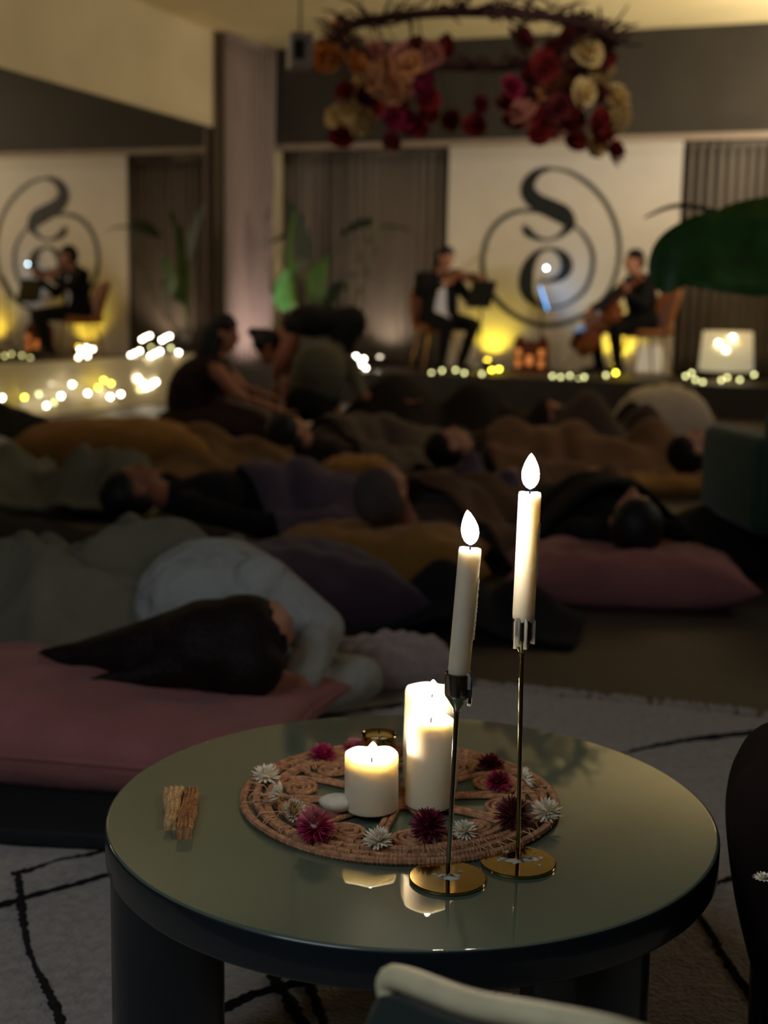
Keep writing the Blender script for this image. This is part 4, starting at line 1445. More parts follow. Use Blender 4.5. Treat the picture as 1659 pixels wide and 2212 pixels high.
# --- kneeling helper in a moss shirt, bent forward
P, at, rot = head_prims(W(-0.38, 9.26, 0.58), CF * 0.6 + V((0, 0, -0.8)), CF * 0.8 + V((0, 0, 0.6)), 1.0, 'skin', W(-0.41, 9.14, 0.64))
P += torso_prims(W(-0.52, 8.92, 0.30), W(-0.44, 9.02, 0.55), W(-0.41, 9.12, 0.66), W(-0.58, 9.10, 0.58), W(-0.25, 9.06, 0.56), 'top', 'leg', 1.05)
P += [ell(W(-0.46, 8.98, 0.50), (0.19, 0.17, 0.21), 'top')]
limbs(P, W(-0.25, 9.06, 0.56), W(-0.16, 8.86, 0.36), W(0.08, 8.78, 0.35), 'top', sleeve=0.15)
P += hand_prims(W(0.08, 8.78, 0.35), CR * 1.0 + V((0, 0, -0.15)), CF * 1.0, 0.35, left=False)
limbs(P, W(-0.58, 9.10, 0.58), W(-0.64, 9.20, 0.36), W(-0.50, 9.32, 0.20), 'top', sleeve=0.3)
P += hand_prims(W(-0.50, 9.32, 0.20), CR * 0.6 + CF * 0.6 + V((0, 0, -0.3)), CR * -0.6 + CF * 0.6, 0.3, left=True)
legs(P, W(-0.60, 8.94, 0.26), W(-0.62, 9.22, 0.09), W(-0.62, 8.84, 0.08), 'leg', 1.0, W(-0.62, 8.70, 0.05))
legs(P, W(-0.44, 8.94, 0.26), W(-0.40, 9.22, 0.09), W(-0.42, 8.84, 0.08), 'leg', 1.0, W(-0.42, 8.70, 0.05))
person('person in a moss grey shirt kneeling, bent forward, one arm reaching right', W(-0.48, 9.0, 0), P, {**BASE, 'skin': m_skin2, 'top': m_moss, 'leg': m_blk}, 0.010, hair_cap(at, rot, 1.08), m_hblk)

# --- person in black bending over from the hips
P, at, rot = head_prims(W(-0.76, 9.52, 0.66), CR * -0.55 + V((0, 0, -0.8)), CR * -0.75 + V((0, 0, -0.55)), 1.0, 'skin', W(-0.64, 9.54, 0.78))
P += torso_prims(W(-0.18, 9.60, 0.84), W(-0.46, 9.57, 0.85), W(-0.63, 9.55, 0.80), W(-0.58, 9.72, 0.80), W(-0.58, 9.40, 0.80), 'top', 'top', 1.0)
limbs(P, W(-0.58, 9.40, 0.78), W(-0.68, 9.36, 0.52), W(-0.70, 9.34, 0.27), 'skin', sleeve=0.2)
P += hand_prims(W(-0.70, 9.34, 0.27), V((0, 0, -1)) + CR * -0.15, CF * -0.8 + CR * 0.2, 0.3)
limbs(P, W(-0.58, 9.72, 0.78), W(-0.64, 9.76, 0.52), W(-0.66, 9.74, 0.27), 'skin', sleeve=0.2)
P += hand_prims(W(-0.66, 9.74, 0.27), V((0, 0, -1)) + CR * -0.15, CF * 0.8, 0.3, left=True)
legs(P, W(-0.20, 9.52, 0.80), W(-0.36, 9.47, 0.44), W(-0.33, 9.48, 0.09), 'top', 1.0, W(-0.49, 9.46, 0.045))
legs(P, W(-0.18, 9.70, 0.80), W(-0.32, 9.72, 0.44), W(-0.28, 9.72, 0.09), 'top', 1.0, W(-0.44, 9.72, 0.045))
hp = hair_cap(at, rot, 1.06, [cap(at(0, -0.06, 0.02), at(0, -0.02, 0.15), 0.07, 0.04, 'hair')])
slide = lambda pr, v: [(p[0], p[1] + v, p[2] + v) + p[3:] if p[0] == 'c' else (p[0], p[1] + v) + p[2:] for p in pr]
P, hp = slide(P, CR * -0.09), slide(hp, CR * -0.09)
person('person in black bending over from the hips in front of the stage curtain', W(-0.39, 9.6, 0), P, {**BASE, 'skin': m_skin2, 'top': m_blk}, 0.010, hp, m_hblk)

# ================================================================ STAGE: MUSICIANS
m_tan = M('tan_leather', (176, 108, 58), 0.45, 0.12, 16)
m_gold = M('brass_tube', (170, 130, 70), 0.3, 0.05, 40, metal=1.0)
m_spruce = M('varnished_wood', (130, 66, 30), 0.28, 0.2, 8, stretch=(1, 8, 1), coat=0.6)
m_ebony = M('ebony', (24, 20, 18), 0.3, 0.1, 20)


def frame_of(c, f, dz=0.0):
    """local axes: l = the sitter's left, f = forward"""
    f = V(f).normalized()
    l = V((0, 0, 1)).cross(f).normalized()
    return lambda x, y, z: V((c.x, c.y, 0)) + l * x + f * y + V((0, 0, z + dz)), l, f


def shell_chair(c, f, label, z0):
    L, l, f = frame_of(c, f)
    rot = Matrix((l, f, V((0, 0, 1)))).transposed()
    t = thing('shell_chair', L(0, 0, z0), label, 'chair', 'tan leather chairs on the stage')
    n = 14
    rows, rows2 = [], []
    for i in range(n + 1):
        v = i / n
        row = []
        for j in range(n + 1):
            u = 2 * j / n - 1
            w = 0.225 * (1 - 0.1 * v)
            row.append(L(u * w, 0.22 - 0.44 * v, z0 + 0.42 + 0.05 * abs(u) ** 2.5 - 0.012 * math.sin(math.pi * v)))
        rows.append(row)
        row = []
        for j in range(n + 1):
            u = 2 * j / n - 1
            w = 0.225 - 0.03 * v * v
            row.append(L(u * w, -0.20 - 0.14 * v + 0.09 * abs(u) ** 2.2, z0 + 0.43 + 0.45 * v - 0.05 * abs(u) ** 3 * v))
        rows2.append(row)
    for nm, r in (('seat', rows), ('backrest', rows2)):
        o = MB().grid(r).build(nm, m_tan, t, angle=180)
        s = o.modifiers.new('padding', 'SOLIDIFY')
        s.thickness = 0.045
        s.offset = 0
        b = o.modifiers.new('round', 'BEVEL')
        b.width = 0.015
        b.segments = 2
    for sx in (-1, 1):
        for sy in (-1, 1):
            MB().tube([L(sx * 0.13, sy * 0.13, z0 + 0.40), L(sx * 0.21, sy * 0.22, z0 + 0.001)], [0.014, 0.009], 10).build('leg', m_gold, t)
    return t


def fiddle(name, end, scroll, face, blen, bwid, thick, label, endpin=None, neck_frac=0.42):
    """violin family: end = bottom of the body, scroll = top of the pegbox, face = direction the strings look"""
    end, scroll, face = V(end), V(scroll), V(face)
    ax = (scroll - end).normalized()
    face = (face - ax * face.dot(ax)).normalized()
    sd = ax.cross(face).normalized()
    t = thing(name, end, label, name)
    prof = [(0.0, 0.0), (0.01, 0.20), (0.05, 0.36), (0.13, 0.46), (0.24, 0.50), (0.34, 0.46), (0.42, 0.35), (0.48, 0.30), (0.54, 0.30), (0.60, 0.35), (0.68, 0.405), (0.78, 0.415), (0.88, 0.37), (0.95, 0.25), (0.99, 0.12), (1.0, 0.0)]
    pr = spline(prof, 4)
    mb = MB()
    front, back, rim1, rim2 = [], [], [], []
    m = 8
    for (s, w) in pr:
        w = max(0.004, w)
        rf, rb = [], []
        for j in range(m + 1):
            u = 2 * j / m - 1
            arch = 0.16 * thick * (1 - u * u) * min(1, 4 * s * (1 - s) + 0.3)
            q = end + ax * (s * blen) + sd * (u * w * bwid)
            rf.append(q + face * (thick / 2 + arch))
            rb.append(q - face * (thick / 2 + arch))
        front.append(rf)
        back.append(rb)
    mb.grid(front)
    mb.grid([r[::-1] for r in back])
    mb.grid([[r[0], b[0]] for r, b in zip(front, back)])
    mb.grid([[b[-1], r[-1]] for r, b in zip(front, back)])
    mb.build('body', m_spruce, t, angle=50)
    top = end + ax * blen
    full = (scroll - end).length
    nk = MB()
    nk.tube([top - ax * 0.02 * full + face * thick * 0.35, top + ax * (full - blen) * 0.7 + face * thick * 0.25, scroll - ax * 0.03 * full], [bwid * 0.085, bwid * 0.06, bwid * 0.055], 8)
    nk.ball(scroll, bwid * 0.09, 10)
    nk.build('neck', m_spruce, t)
    MB().tube([end + ax * blen * 0.72 + face * thick * 0.95, top + ax * (full - blen) * 0.62 + face * thick * 0.60], [bwid * 0.085, bwid * 0.055], 6).build('fingerboard', m_ebony, t)
    MB().tube([end + ax * blen * 0.02 + face * thick * 0.7, end + ax * blen * 0.28 + face * thick * 0.95], [bwid * 0.04, bwid * 0.09], 6).build('tailpiece', m_ebony, t)
    MB().box(end + ax * blen * 0.40 + face * thick * 0.85, (bwid * 0.28, 0.006, thick * 0.55), Matrix((sd, ax, face)).transposed()).build('bridge', m_tan, t)
    sg = MB()
    for k in range(4):
        o = sd * (k - 1.5) * bwid * 0.045
        sg.tube([end + ax * blen * 0.28 + face * thick * 1.02 + o, end + ax * blen * 0.40 + face * thick * 1.16 + o, top + ax * (full - blen) * 0.66 + face * thick * 0.72 + o * 0.6], 0.0009, 5)
    sg.build('strings', m_nickel, t)
    if endpin is not None:
        MB().tube([end, endpin], 0.006, 8).build('endpin', m_nickel, t)
    return t


def bow(a, b, label):
    t = thing('bow', a, label, 'bow')
    MB().tube([a, V(a).lerp(V(b), 0.5) + V((0, 0, 0.006)), b], [0.005, 0.0045, 0.0035], 8).build('stick', m_spruce, t)
    off = V((0, 0, -0.022))
    MB().tube([V(a) + off * 0.9, V(b) + off * 0.5], 0.003, 6).build('hair_ribbon', m_white, t)
    MB().box(V(a).lerp(V(b), 0.06) + off * 0.5, (0.02, 0.014, 0.024)).build('frog', m_ebony, t, smooth=False)
    return t


def eyes_of(at):
    return [at(0.032, 0.082, 0.0), at(-0.032, 0.082, 0.0)]


# violinist
VC = W(0.515, 13.95, 0)
L, l, f = frame_of(VC, -CF * 0.93 + CR * 0.30, ZS - 0.25)
shell_chair(VC - f * 0.02, -CF * 0.93 + CR * 0.30, 'tan leather shell chair under the violinist', ZS)
hc = L(0.045, 0.10, 1.405)
P, at, rot = head_prims(hc, f * 0.9 + l * 0.25 - V((0, 0, 0.22)), V((0, 0, 1)) + l * 0.18, 1.0, 'skin', L(0.0, 0.02, 1.24))
P += torso_prims(L(0, -0.02, 0.80), L(0, 0.0, 1.06), L(0, 0.01, 1.24), L(0.18, 0, 1.19), L(-0.18, 0, 1.19), 'top', 'leg', 1.18)
limbs(P, L(0.18, 0, 1.19), L(0.31, 0.16, 0.98), L(0.36, 0.34, 1.13), 'top', sleeve=1.0, w=1.25)
P += hand_prims(L(0.36, 0.34, 1.13), V((0, 0, 0.5)) + f * 0.3 - l * 0.35, f * -0.5 + l * 0.5, 0.75, left=True)
limbs(P, L(-0.18, 0, 1.19), L(-0.27, 0.17, 1.05), L(-0.07, 0.31, 1.14), 'top', sleeve=1.0, w=1.25)
P += hand_prims(L(-0.07, 0.31, 1.14), l * 0.75 + f * 0.3 + V((0, 0, 0.25)), V((0, 0, 0.8)) + f * -0.5, 0.7)
legs(P, L(0.09, 0.0, 0.78), L(0.25, 0.42, 0.73), L(0.15, 0.34, 0.25 + 0.08), 'leg', 1.18, L(0.17, 0.50, 0.25 + 0.04))
legs(P, L(-0.09, 0.0, 0.78), L(-0.05, 0.45, 0.73), L(-0.08, 0.38, 0.25 + 0.08), 'leg', 1.18, L(-0.09, 0.55, 0.25 + 0.04))
P += [cap(L(0.14, 0.05, 1.15), L(0.13, 0.08, 0.84), 0.06, 0.07, 'top'), cap(L(-0.14, 0.05, 1.15), L(-0.13, 0.08, 0.84), 0.06, 0.07, 'top')]
np_l, np_f, np_c = np.array(l), np.array(f), np.array(VC)


def shirt_front(X):
    Y = X - np_c
    x, y, z = Y @ np_l, Y @ np_f, X[:, 2]
    return (np.abs(x) < 0.035 + 0.05 * np.clip((1.2 - z) / 0.4, 0, 1)) & (y > 0.04) & (y < 0.20) & (z > 0.83) & (z < 1.24)


person('violinist in a black suit and pale shirt seated left of the monogram', L(0, 0, 0.25), P, {**BASE, 'top': m_suit, 'leg': m_suit, 'shirt': m_shirt}, 0.008, hair_cap(at, rot, 1.06, [cap(at(0.05, -0.03, 0.0), at(0.05, -0.05, -0.14), 0.035, 0.02, 'hair'), cap(at(-0.06, -0.03, 0.0), at(-0.06, -0.05, -0.14), 0.035, 0.02, 'hair')]), m_hblk, eyes_of(at), extra=[(shirt_front, 'shirt')])
fiddle('violin', L(0.075, 0.10, 1.265), L(0.385, 0.40, 1.175), V((0, 0, 1)) - l * 0.25 + f * 0.35, 0.355, 0.205, 0.036, 'varnished violin under the chin of the seated violinist')
bow(L(-0.04, 0.34, 1.19), L(0.42, 0.38, 1.50), 'thin bow in the hand of the violinist')

# cellist
CC = W(2.53, 13.35, 0)
cf = -CR * 0.95 - CF * 0.30
L, l, f = frame_of(CC, cf, ZS - 0.25)
shell_chair(CC - V(cf).normalized() * 0.06, cf, 'tan leather shell chair under the cellist', ZS)
hc = L(0.03, 0.12, 1.385)
P, at, rot = head_prims(hc, f * 1.0 + l * 0.1 - V((0, 0, 0.12)), V((0, 0, 1)) + f * 0.1, 1.0, 'skin', L(0, 0.05, 1.23))
P += torso_prims(L(0, -0.02, 0.80), L(0, 0.01, 1.05), L(0, 0.04, 1.23), L(0.18, 0.03, 1.18), L(-0.18, 0.03, 1.18), 'top', 'leg', 1.28)
limbs(P, L(0.18, 0.03, 1.18), L(0.34, 0.16, 0.96), L(0.27, 0.30, 1.06), 'top', sleeve=1.0, w=1.25)
P += hand_prims(L(0.27, 0.30, 1.06), l * -0.3 + f * 0.1 + V((0, 0, 0.5)), V((0, 0, 0.5)) + l * 0.5, 0.8, left=True)
limbs(P, L(-0.18, 0.03, 1.18), L(-0.24, 0.28, 0.98), L(-0.12, 0.50, 0.90), 'top', sleeve=0.95, w=1.25)
P += hand_prims(L(-0.12, 0.46, 0.88), f * 0.7 + V((0, 0, -0.5)) + l * 0.3, V((0, 0, 0.5)) + f * 0.5, 0.6)
legs(P, L(0.10, 0.02, 0.78), L(0.23, 0.40, 0.74), L(0.20, 0.33, 0.25 + 0.08), 'leg', 1.18, L(0.22, 0.50, 0.25 + 0.04))
legs(P, L(-0.10, 0.02, 0.78), L(-0.23, 0.40, 0.74), L(-0.20, 0.33, 0.25 + 0.08), 'leg', 1.18, L(-0.22, 0.50, 0.25 + 0.04))
np_l, np_f, np_c = np.array(l), np.array(f), np.array(CC)
_shirt = shirt_front
shirt_front = lambda X: _shirt(X) & (np.abs((X - np_c) @ np_l) < 0.045) & (X[:, 2] > 1.08)
person('cellist in a black suit seated in profile right of the monogram', L(0, 0, 0.25), P, {**BASE, 'top': m_suit, 'leg': m_suit, 'shirt': m_shirt}, 0.008, hair_cap(at, rot, 1.03), m_hbrn, eyes_of(at), extra=[(shirt_front, 'shirt')])
fiddle('cello', L(-0.05, 0.68, 0.50), L(0.27, 0.16, 1.22), f * 0.9 + V((0, 0, 0.45)), 0.62, 0.40, 0.11, 'varnished cello leaning between the knees of the cellist', endpin=L(-0.14, 0.82, 0.25 + 0.002))
bow(L(-0.10, 0.56, 0.84), L(0.52, 0.62, 0.74), 'long bow in the hand of the cellist')

# stage chair mirrored musician's stands
m_iron = M('black_iron', (24, 24, 25), 0.45, 0.1, 30)


def music_stand(c, z, f, label, w=0.46, tilt=0.5, extra=None):
    L, l, f = frame_of(c, f)
    t = thing('music_stand', L(0, 0, ZS), label, 'music stand')
    MB().tube([L(0, 0, ZS + 0.12), L(0, 0, z - 0.05)], 0.009, 10).build('pole', m_iron, t)
    for k in range(3):
        a = 2 * math.pi * k / 3 + 0.4
        MB().tube([L(0, 0, ZS + 0.18), L(0.22 * math.cos(a), 0.22 * math.sin(a), ZS + 0.006)], 0.006, 8).build('leg', m_iron, t)
    n = V((0, 0, 1)) * math.sin(tilt) + f * math.cos(tilt)
    u = n.cross(l).normalized()
    rot = Matrix((l, u, n)).transposed()
    c0 = L(0, 0, z + 0.02)
    MB().box(c0, (w, 0.30, 0.006), rot, bev=0.002).build('desk', m_iron, t, smooth=False)
    MB().box(c0 + u * -0.15 * (1 if u.z > 0 else -1) + n * 0.02, (w, 0.006, 0.045), rot).build('lip', m_iron, t, smooth=False)
    return t, L, l, n, u, rot, c0


p = at_y(1040, 640, 12.75)
music_stand(V((p.x, p.y, 0)), p.z, CF * 0.8 + CR * -0.3, 'black music stand in front of the violinist', 0.26)
p = at_y(1172, 645, 13.72)
t_, L, l, n, u, rot, c0 = music_stand(V((p.x, p.y, 0)), p.z - 0.02, CR * 0.95 + CF * -0.15, 'black music stand with a blue-lit tablet before the cellist', 0.36, 0.35)
tb = thing('tablet', c0 + n * 0.01, 'tablet with a glowing blue screen on the music stand before the cellist', 'tablet')
MB().box(c0 + n * 0.010, (0.20, 0.27, 0.008), rot, bev=0.003).build('case', m_black, tb, smooth=False)
MB().box(c0 + n * 0.0150, (0.185, 0.25, 0.002), rot).build('screen', ME('blue_screen', (0.12, 0.42, 0.95), 1.5), tb, smooth=False)
p = at_y(1180, 579, 13.72)
ln = thing('stand_light', c0 + V((0, 0, 0.1)), 'tiny clip light glowing above the tablet on the music stand', 'lamp')
MB().tube([c0 + u * 0.13 + n * 0.006, c0 + u * 0.18 + n * 0.03, p + V((0, 0, 0.02))], 0.004, 8).build('gooseneck', m_iron, ln)
MB().ball(p, 0.012, 10).build('bulb', ME('cool_bulb', (0.55, 0.80, 1.0), 9), ln)

# copper lantern with two turrets
p = at_y(1146, 800, YP - 0.30)
lc = V((p.x, p.y, ZS))
lt = thing('lantern', lc, 'copper lantern with two pointed turrets glowing orange before the panel', 'lantern')
m_cop = M('aged_copper', (120, 62, 38), 0.4, 0.2, 12, metal=0.7)
lh = at_y(1146, 722, YP - 0.30).z - ZS
m_glow = ME('amber_pane', (1.0, 0.33, 0.08), 0.13)
MB().box(lc + V((0, 0, 0.02)), (0.36, 0.18, 0.04), bev=0.004).build('base', m_cop, lt, smooth=False)
MB().box(lc + V((0, 0, lh * 0.38)), (0.16, 0.14, lh * 0.70), bev=0.004).build('centre_house', m_cop, lt, smooth=False)
MB().lathe([(0, lh * 0.73), (0.095, lh * 0.73), (0.0, lh * 0.86)], lc, 4, Matrix.Rotation(math.pi / 4, 3, 'Z')).build('roof', m_cop, lt, smooth=False)
for sx in (-1, 1):
    q = lc + CR * 0 + V((sx * 0.125, 0, 0))
    MB().lathe([(0, 0.04), (0.064, 0.04), (0.064, lh * 0.78), (0.07, lh * 0.79), (0.07, lh * 0.81), (0.0, lh)], q, 8).build('turret', m_cop, lt, smooth=False)
    for zz in (0.22, 0.50):
        MB().box(q + V((0, -0.061, lh * zz)), (0.055, 0.012, lh * 0.20), bev=0.003).build('pane', m_glow, lt, smooth=False)
MB().box(lc + V((0, -0.072, lh * 0.30)), (0.07, 0.012, lh * 0.26), bev=0.003).build('pane', m_glow, lt, smooth=False)

# drum lamp at the right
p = at_y(1570, 760, 13.2)
dc = V((p.x, p.y, ZS))
zt_, zb_ = at_y(1570, 716, 13.2).z, at_y(1570, 801, 13.2).z
hw = 58 / FPX * (p - CAM).dot(FW)
dl = thing('drum_lamp', dc, 'cream drum-shade lamp at the right of the stage', 'lamp')
m_shade = ME('lit_shade', (1.0, 0.86, 0.52), 0.085)
o = MB().lathe([(hw, zb_ - ZS), (hw * 0.90, zt_ - ZS)], dc, 40).build('lamp_shade', m_shade, dl)
s_ = o.modifiers.new('thickness', 'SOLIDIFY')
s_.thickness = 0.004
MB().lathe([(0, 0), (0.11, 0), (0.11, 0.015), (0.02, 0.03), (0.014, 0.05), (0.014, zb_ - ZS + 0.10), (0, zb_ - ZS + 0.10)], dc, 24).build('base', m_gold, dl)
MB().ball(dc + V((0, 0, (zb_ + zt_) / 2 - ZS)), 0.04, 14).build('bulb', ME('lamp_bulb', (1.0, 0.78, 0.45), 2), dl)

# small cream cube lamp behind the cellist's chair
p = at_y(1400, 785, YP - 0.22)
bc = V((p.x, p.y, ZS))
hb = at_y(1400, 748, YP - 0.22).z - ZS
cb = thing('cube_lamp', bc, 'small cream box lamp between the cellist chair and the right curtain', 'lamp')
MB().box(bc + V((0, 0, 0.02 + hb / 2)), (0.25, 0.2, hb - 0.04), bev=0.01).build('shade', ME('dim_shade', (0.9, 0.78, 0.55), 0.08), cb, smooth=False)
MB().box(bc + V((0, 0, 0.01)), (0.27, 0.22, 0.02), bev=0.004).build('foot', m_white, cb, smooth=False)

# ================================================================ STRING LIGHTS
m_bw = ME('warm_white_bulb', (1.0, 0.90, 0.68), 10)
m_by = ME('yellow_bulb', (1.0, 0.78, 0.05), 6)
m_bg = ME('dim_bulb', (1.0, 0.98, 0.42), 1.4)
m_wire = M('clear_wire', (90, 80, 60), 0.4)


def string_light(pts, label, rad=0.0145):
    """pts: (place, material)"""
    P = [p for p, m in pts]
    t = thing('string_lights', (P[0].x, P[0].y, P[0].z), label, 'string lights', 'fairy lights around the stage')
    Q = []
    for a, b in zip(P[:-1], P[1:]):
        Q += [a + V((0, 0, -0.012)), a.lerp(b, 0.5) + V((0, 0, -0.012 - 0.1 * 0))]
    Q.append(P[-1] + V((0, 0, -0.012)))
    MB().tube(Q, 0.0022, 5).build('wire', m_wire, t)
    share = {}
    for p, m in pts:
        if m.name not in share:
            o = MB().lathe([(0, -0.012), (0.005, -0.012), (0.006, -0.006), (rad, 0.002), (rad * 0.9, 0.010), (0, 0.015)], p, 10).build('bulb', m, t, loc=p)
            share[m.name] = o.data
        else:
            link('bulb', share[m.name], t, p)
    return t


wx = lambda x, y, X: at_x(x, y, X)
string_light([(wx(x, y, XL + 0.20), m) for x, y, m in ((-60, 866, m_bw), (4, 860, m_bw), (53, 859, m_by), (84, 852, m_bg), (100, 877, m_bw), (117, 870, m_bg), (132, 856, m_bw), (156, 831, m_bw), (189, 850, m_bw), (212, 838, m_by), (224, 822, m_by), (240, 829, m_by), (238, 858, m_bw), (261, 852, m_bw))], 'fairy lights along the foot of the mirror ledge at the left edge')
string_light([(wx(x, y, XL + 0.116), m) for x, y, m in ((298, 818, m_bw), (309, 829, m_bw), (316, 838, m_bw), (327, 833, m_bw), (337, 826, m_bw), (303, 842, m_bg))], 'bunched fairy lights at the foot of the mirror ledge left of the sitting person')
string_light([(wx(x, y, XL + 0.13), m) for x, y, m in ((326, 769, m_bw), (334, 765, m_bw), (345, 760, m_bw), (350, 735, m_bw), (358, 730, m_bw), (366, 727, m_bw), (369, 752, m_bg), (386, 762, m_bw))], 'bright bunch of fairy lights at the right end of the mirror ledge')
string_light([(at_y(x + 16, y, 12.48), m) for x, y, m in ((737, 773, m_bw), (746, 777, m_bw), (753, 770, m_bw), (760, 780, m_bw), (766, 788, m_bw), (774, 795, m_bw), (782, 810, m_bw), (801, 806, m_bw), (750, 790, m_bw), (770, 776, m_bw))], 'bright bunch of fairy lights right of the kneeling person')
string_light([(at_y(x, y, 12.55), m) for x, y, m in ((932, 806, m_bg), (955, 801, m_bg), (984, 800, m_bg), (1003, 806, m_bg), (1022, 828, m_bw), (1041, 808, m_bg), (1062, 800, m_by), (1078, 798, m_by))], 'fairy lights on the stage edge below the violinist')
string_light([(at_y(x, y, 12.55), m) for x, y, m in ((1193, 813, m_bg), (1211, 815, m_bg), (1231, 812, m_bg), (1234, 843, m_bw), (1250, 820, m_bg), (1262, 815, m_bg), (1309, 811, m_bg), (1330, 806, m_by))], 'fairy lights on the stage edge below the cello')
string_light([(at_y(x, y, 12.6), m) for x, y, m in ((1481, 813, m_bg), (1494, 806, m_bg), (1502, 821, m_bg), (1518, 826, m_bg), (1535, 836, m_bw), (1562, 837, m_bw), (1558, 822, m_bg), (1571, 816, m_bg), (1598, 821, m_bg), (1629, 810, m_bg))], 'fairy lights on the stage edge below the drum lamp')
hang = (p - CAM)
string_light([(at_y(x, y, 12.95), m_bw) for x, y in ((1552, 741), (1583, 729), (1568, 756))], 'three fairy light bulbs hanging in front of the drum lamp shade')

# ================================================================ PLANTS
m_leaf = M('deep_green_leaf', (66, 122, 56), 0.45, 0.2, 10)
m_leaf2 = M('fresh_green_leaf', (72, 108, 40), 0.45, 0.2, 10)
m_leaf3 = M('dark_leaf', (44, 56, 44), 0.5, 0.2, 10)
m_stem = M('plant_stem', (84, 100, 54), 0.5, 0.2, 12)
m_pot = M('grey_pot', (70, 66, 62), 0.7, 0.1, 12)
m_soil = M('soil', (34, 26, 20), 0.95, 0.3, 40)


def leaf(spine, width, mat, parent, face=None, fold=0.16, stem=None):
    Q = [V(q) for q in spline([tuple(p) for p in spine], 6)]
    n = len(Q)
    rows = []
    for i, p in enumerate(Q):
        t = (Q[min(n - 1, i + 1)] - Q[max(0, i - 1)]).normalized()
        fc = V(face) if face is not None else -CF
        s = t.cross(fc).normalized()
        nn = s.cross(t).normalized()
        v = i / (n - 1)
        w = width / 2 * (math.sin(math.pi * min(1, v * 0.93 + 0.07) ** 0.75) ** 0.7) + 0.002
        row = []
        for j in range(7):
            u = (j - 3) / 3
            row.append(p + s * (u * w) + nn * (fold * abs(u) * w + 0.02 * w * math.sin(v * 30 + u * 4)))
        rows.append(row)
    o = MB().grid(rows).build('leaf', mat, parent, angle=180)
    sd = o.modifiers.new('thickness', 'SOLIDIFY')
    sd.thickness = 0.003
    sub = MB().tube(Q, [0.006 * (1 - 0.8 * i / n) for i in range(n)], 6).build('midrib', m_stem, o)
    if stem:
        MB().tube([V(q) for q in spline([tuple(V(q)) for q in stem], 6)], 0.009, 8).build('stem', m_stem, parent)
    return o


def pot(c, r, h, t):
    MB().lathe([(0, 0), (r * 0.78, 0), (r * 0.8, 0.005), (r, h - 0.01), (r, h), (r * 0.92, h), (r * 0.9, h - 0.03), (0, h - 0.03)], c, 32).build('pot', m_pot, t)
    MB().lathe([(0, h - 0.02), (r * 0.9, h - 0.03)], c, 24).build('soil', m_soil, t)


p = at_y(668, 800, 13.2)
pc = V((p.x, p.y, ZS))
pt = thing('potted_plant', pc, 'tall potted plant with paddle leaves on the stage left of the violinist', 'plant')
pot(pc, 0.19, 0.30, pt)
Y_ = lambda x, y, dy=0.0: at_y(x, y, 13.2 + dy)
b0 = pc + V((0, 0, 0.24))
leaf([Y_(664, 565), Y_(652, 505), Y_(638, 462), Y_(615, 430)], 0.15, m_leaf3, pt, stem=[b0, Y_(668, 650), Y_(664, 565)])
leaf([Y_(622, 668, 0.1), Y_(612, 640, 0.1), Y_(616, 605, 0.1), Y_(644, 566, 0.1)], 0.22, m_leaf, pt, stem=[b0, Y_(640, 700, 0.1), Y_(622, 668, 0.1)])
leaf([Y_(690, 650, -0.1), Y_(684, 615, -0.1), Y_(692, 580, -0.1), Y_(712, 552, -0.1)], 0.20, m_leaf2, pt, stem=[b0, Y_(690, 700, -0.1), Y_(690, 650, -0.1)])
leaf([Y_(806, 484), Y_(780, 486), Y_(755, 497), Y_(733, 513)], 0.19, m_leaf3, pt, face=V((0, -0.6, 0.8)), stem=[b0, Y_(735, 640), Y_(790, 530), Y_(806, 484)])
leaf([Y_(626, 508), Y_(612, 512), Y_(595, 520), Y_(580, 530)], 0.09, m_leaf3, pt, face=V((0, -0.6, 0.8)), stem=[b0, Y_(660, 600), Y_(645, 530), Y_(626, 508)])
leaf([Y_(820, 490, 0.1), Y_(845, 489, 0.1), Y_(868, 492, 0.1), Y_(886, 502, 0.1)], 0.06, m_leaf3, pt, face=V((0, -0.4, 0.9)), stem=[b0, Y_(760, 660, 0.1), Y_(812, 540, 0.1), Y_(820, 490, 0.1)])
leaf([Y_(700, 660, 0.15), Y_(722, 632, 0.15), Y_(740, 618, 0.15), Y_(758, 622, 0.15)], 0.15, m_leaf3, pt, stem=[b0, Y_(690, 700, 0.15), Y_(700, 660, 0.15)])
leaf([Y_(640, 660, -0.2), Y_(632, 600, -0.25), Y_(630, 520, -0.3), Y_(640, 450, -0.35)], 0.20, m_leaf2, pt, face=V((-0.9, -0.1, 0.1)), stem=[b0, Y_(648, 710, -0.1), Y_(640, 660, -0.2)])

# broad-leaved plant at the right: one large arching leaf reaches into the picture
bp = W(2.55, 5.75, 0)
bt = thing('banana_plant', bp, 'broad-leaved plant at the right edge with one large dark green arching leaf', 'plant')
pot(bp, 0.20, 0.36, bt)
D_ = lambda x, y, d=5.3: at_d(x, y, d)
leaf([D_(1850, 590, 5.5), D_(1720, 562), D_(1620, 562), D_(1540, 556), D_(1480, 566), D_(1446, 592), D_(1432, 634)], 0.38, m_leaf, bt, face=-CF + V((0, 0, 0.6)), fold=0.22, stem=[bp + V((0, 0, 0.33)), W(2.45, 5.7, 0.9), D_(1850, 590, 5.5)])
leaf([D_(1880, 420, 6.0), D_(1720, 450, 6.0), D_(1600, 462, 6.0), D_(1530, 476, 6.0)], 0.16, m_leaf2, bt, face=-CF + V((0, 0, 0.9)), stem=[bp + V((0, 0, 0.33)), W(2.6, 5.9, 0.9), D_(1880, 420, 6.0)])
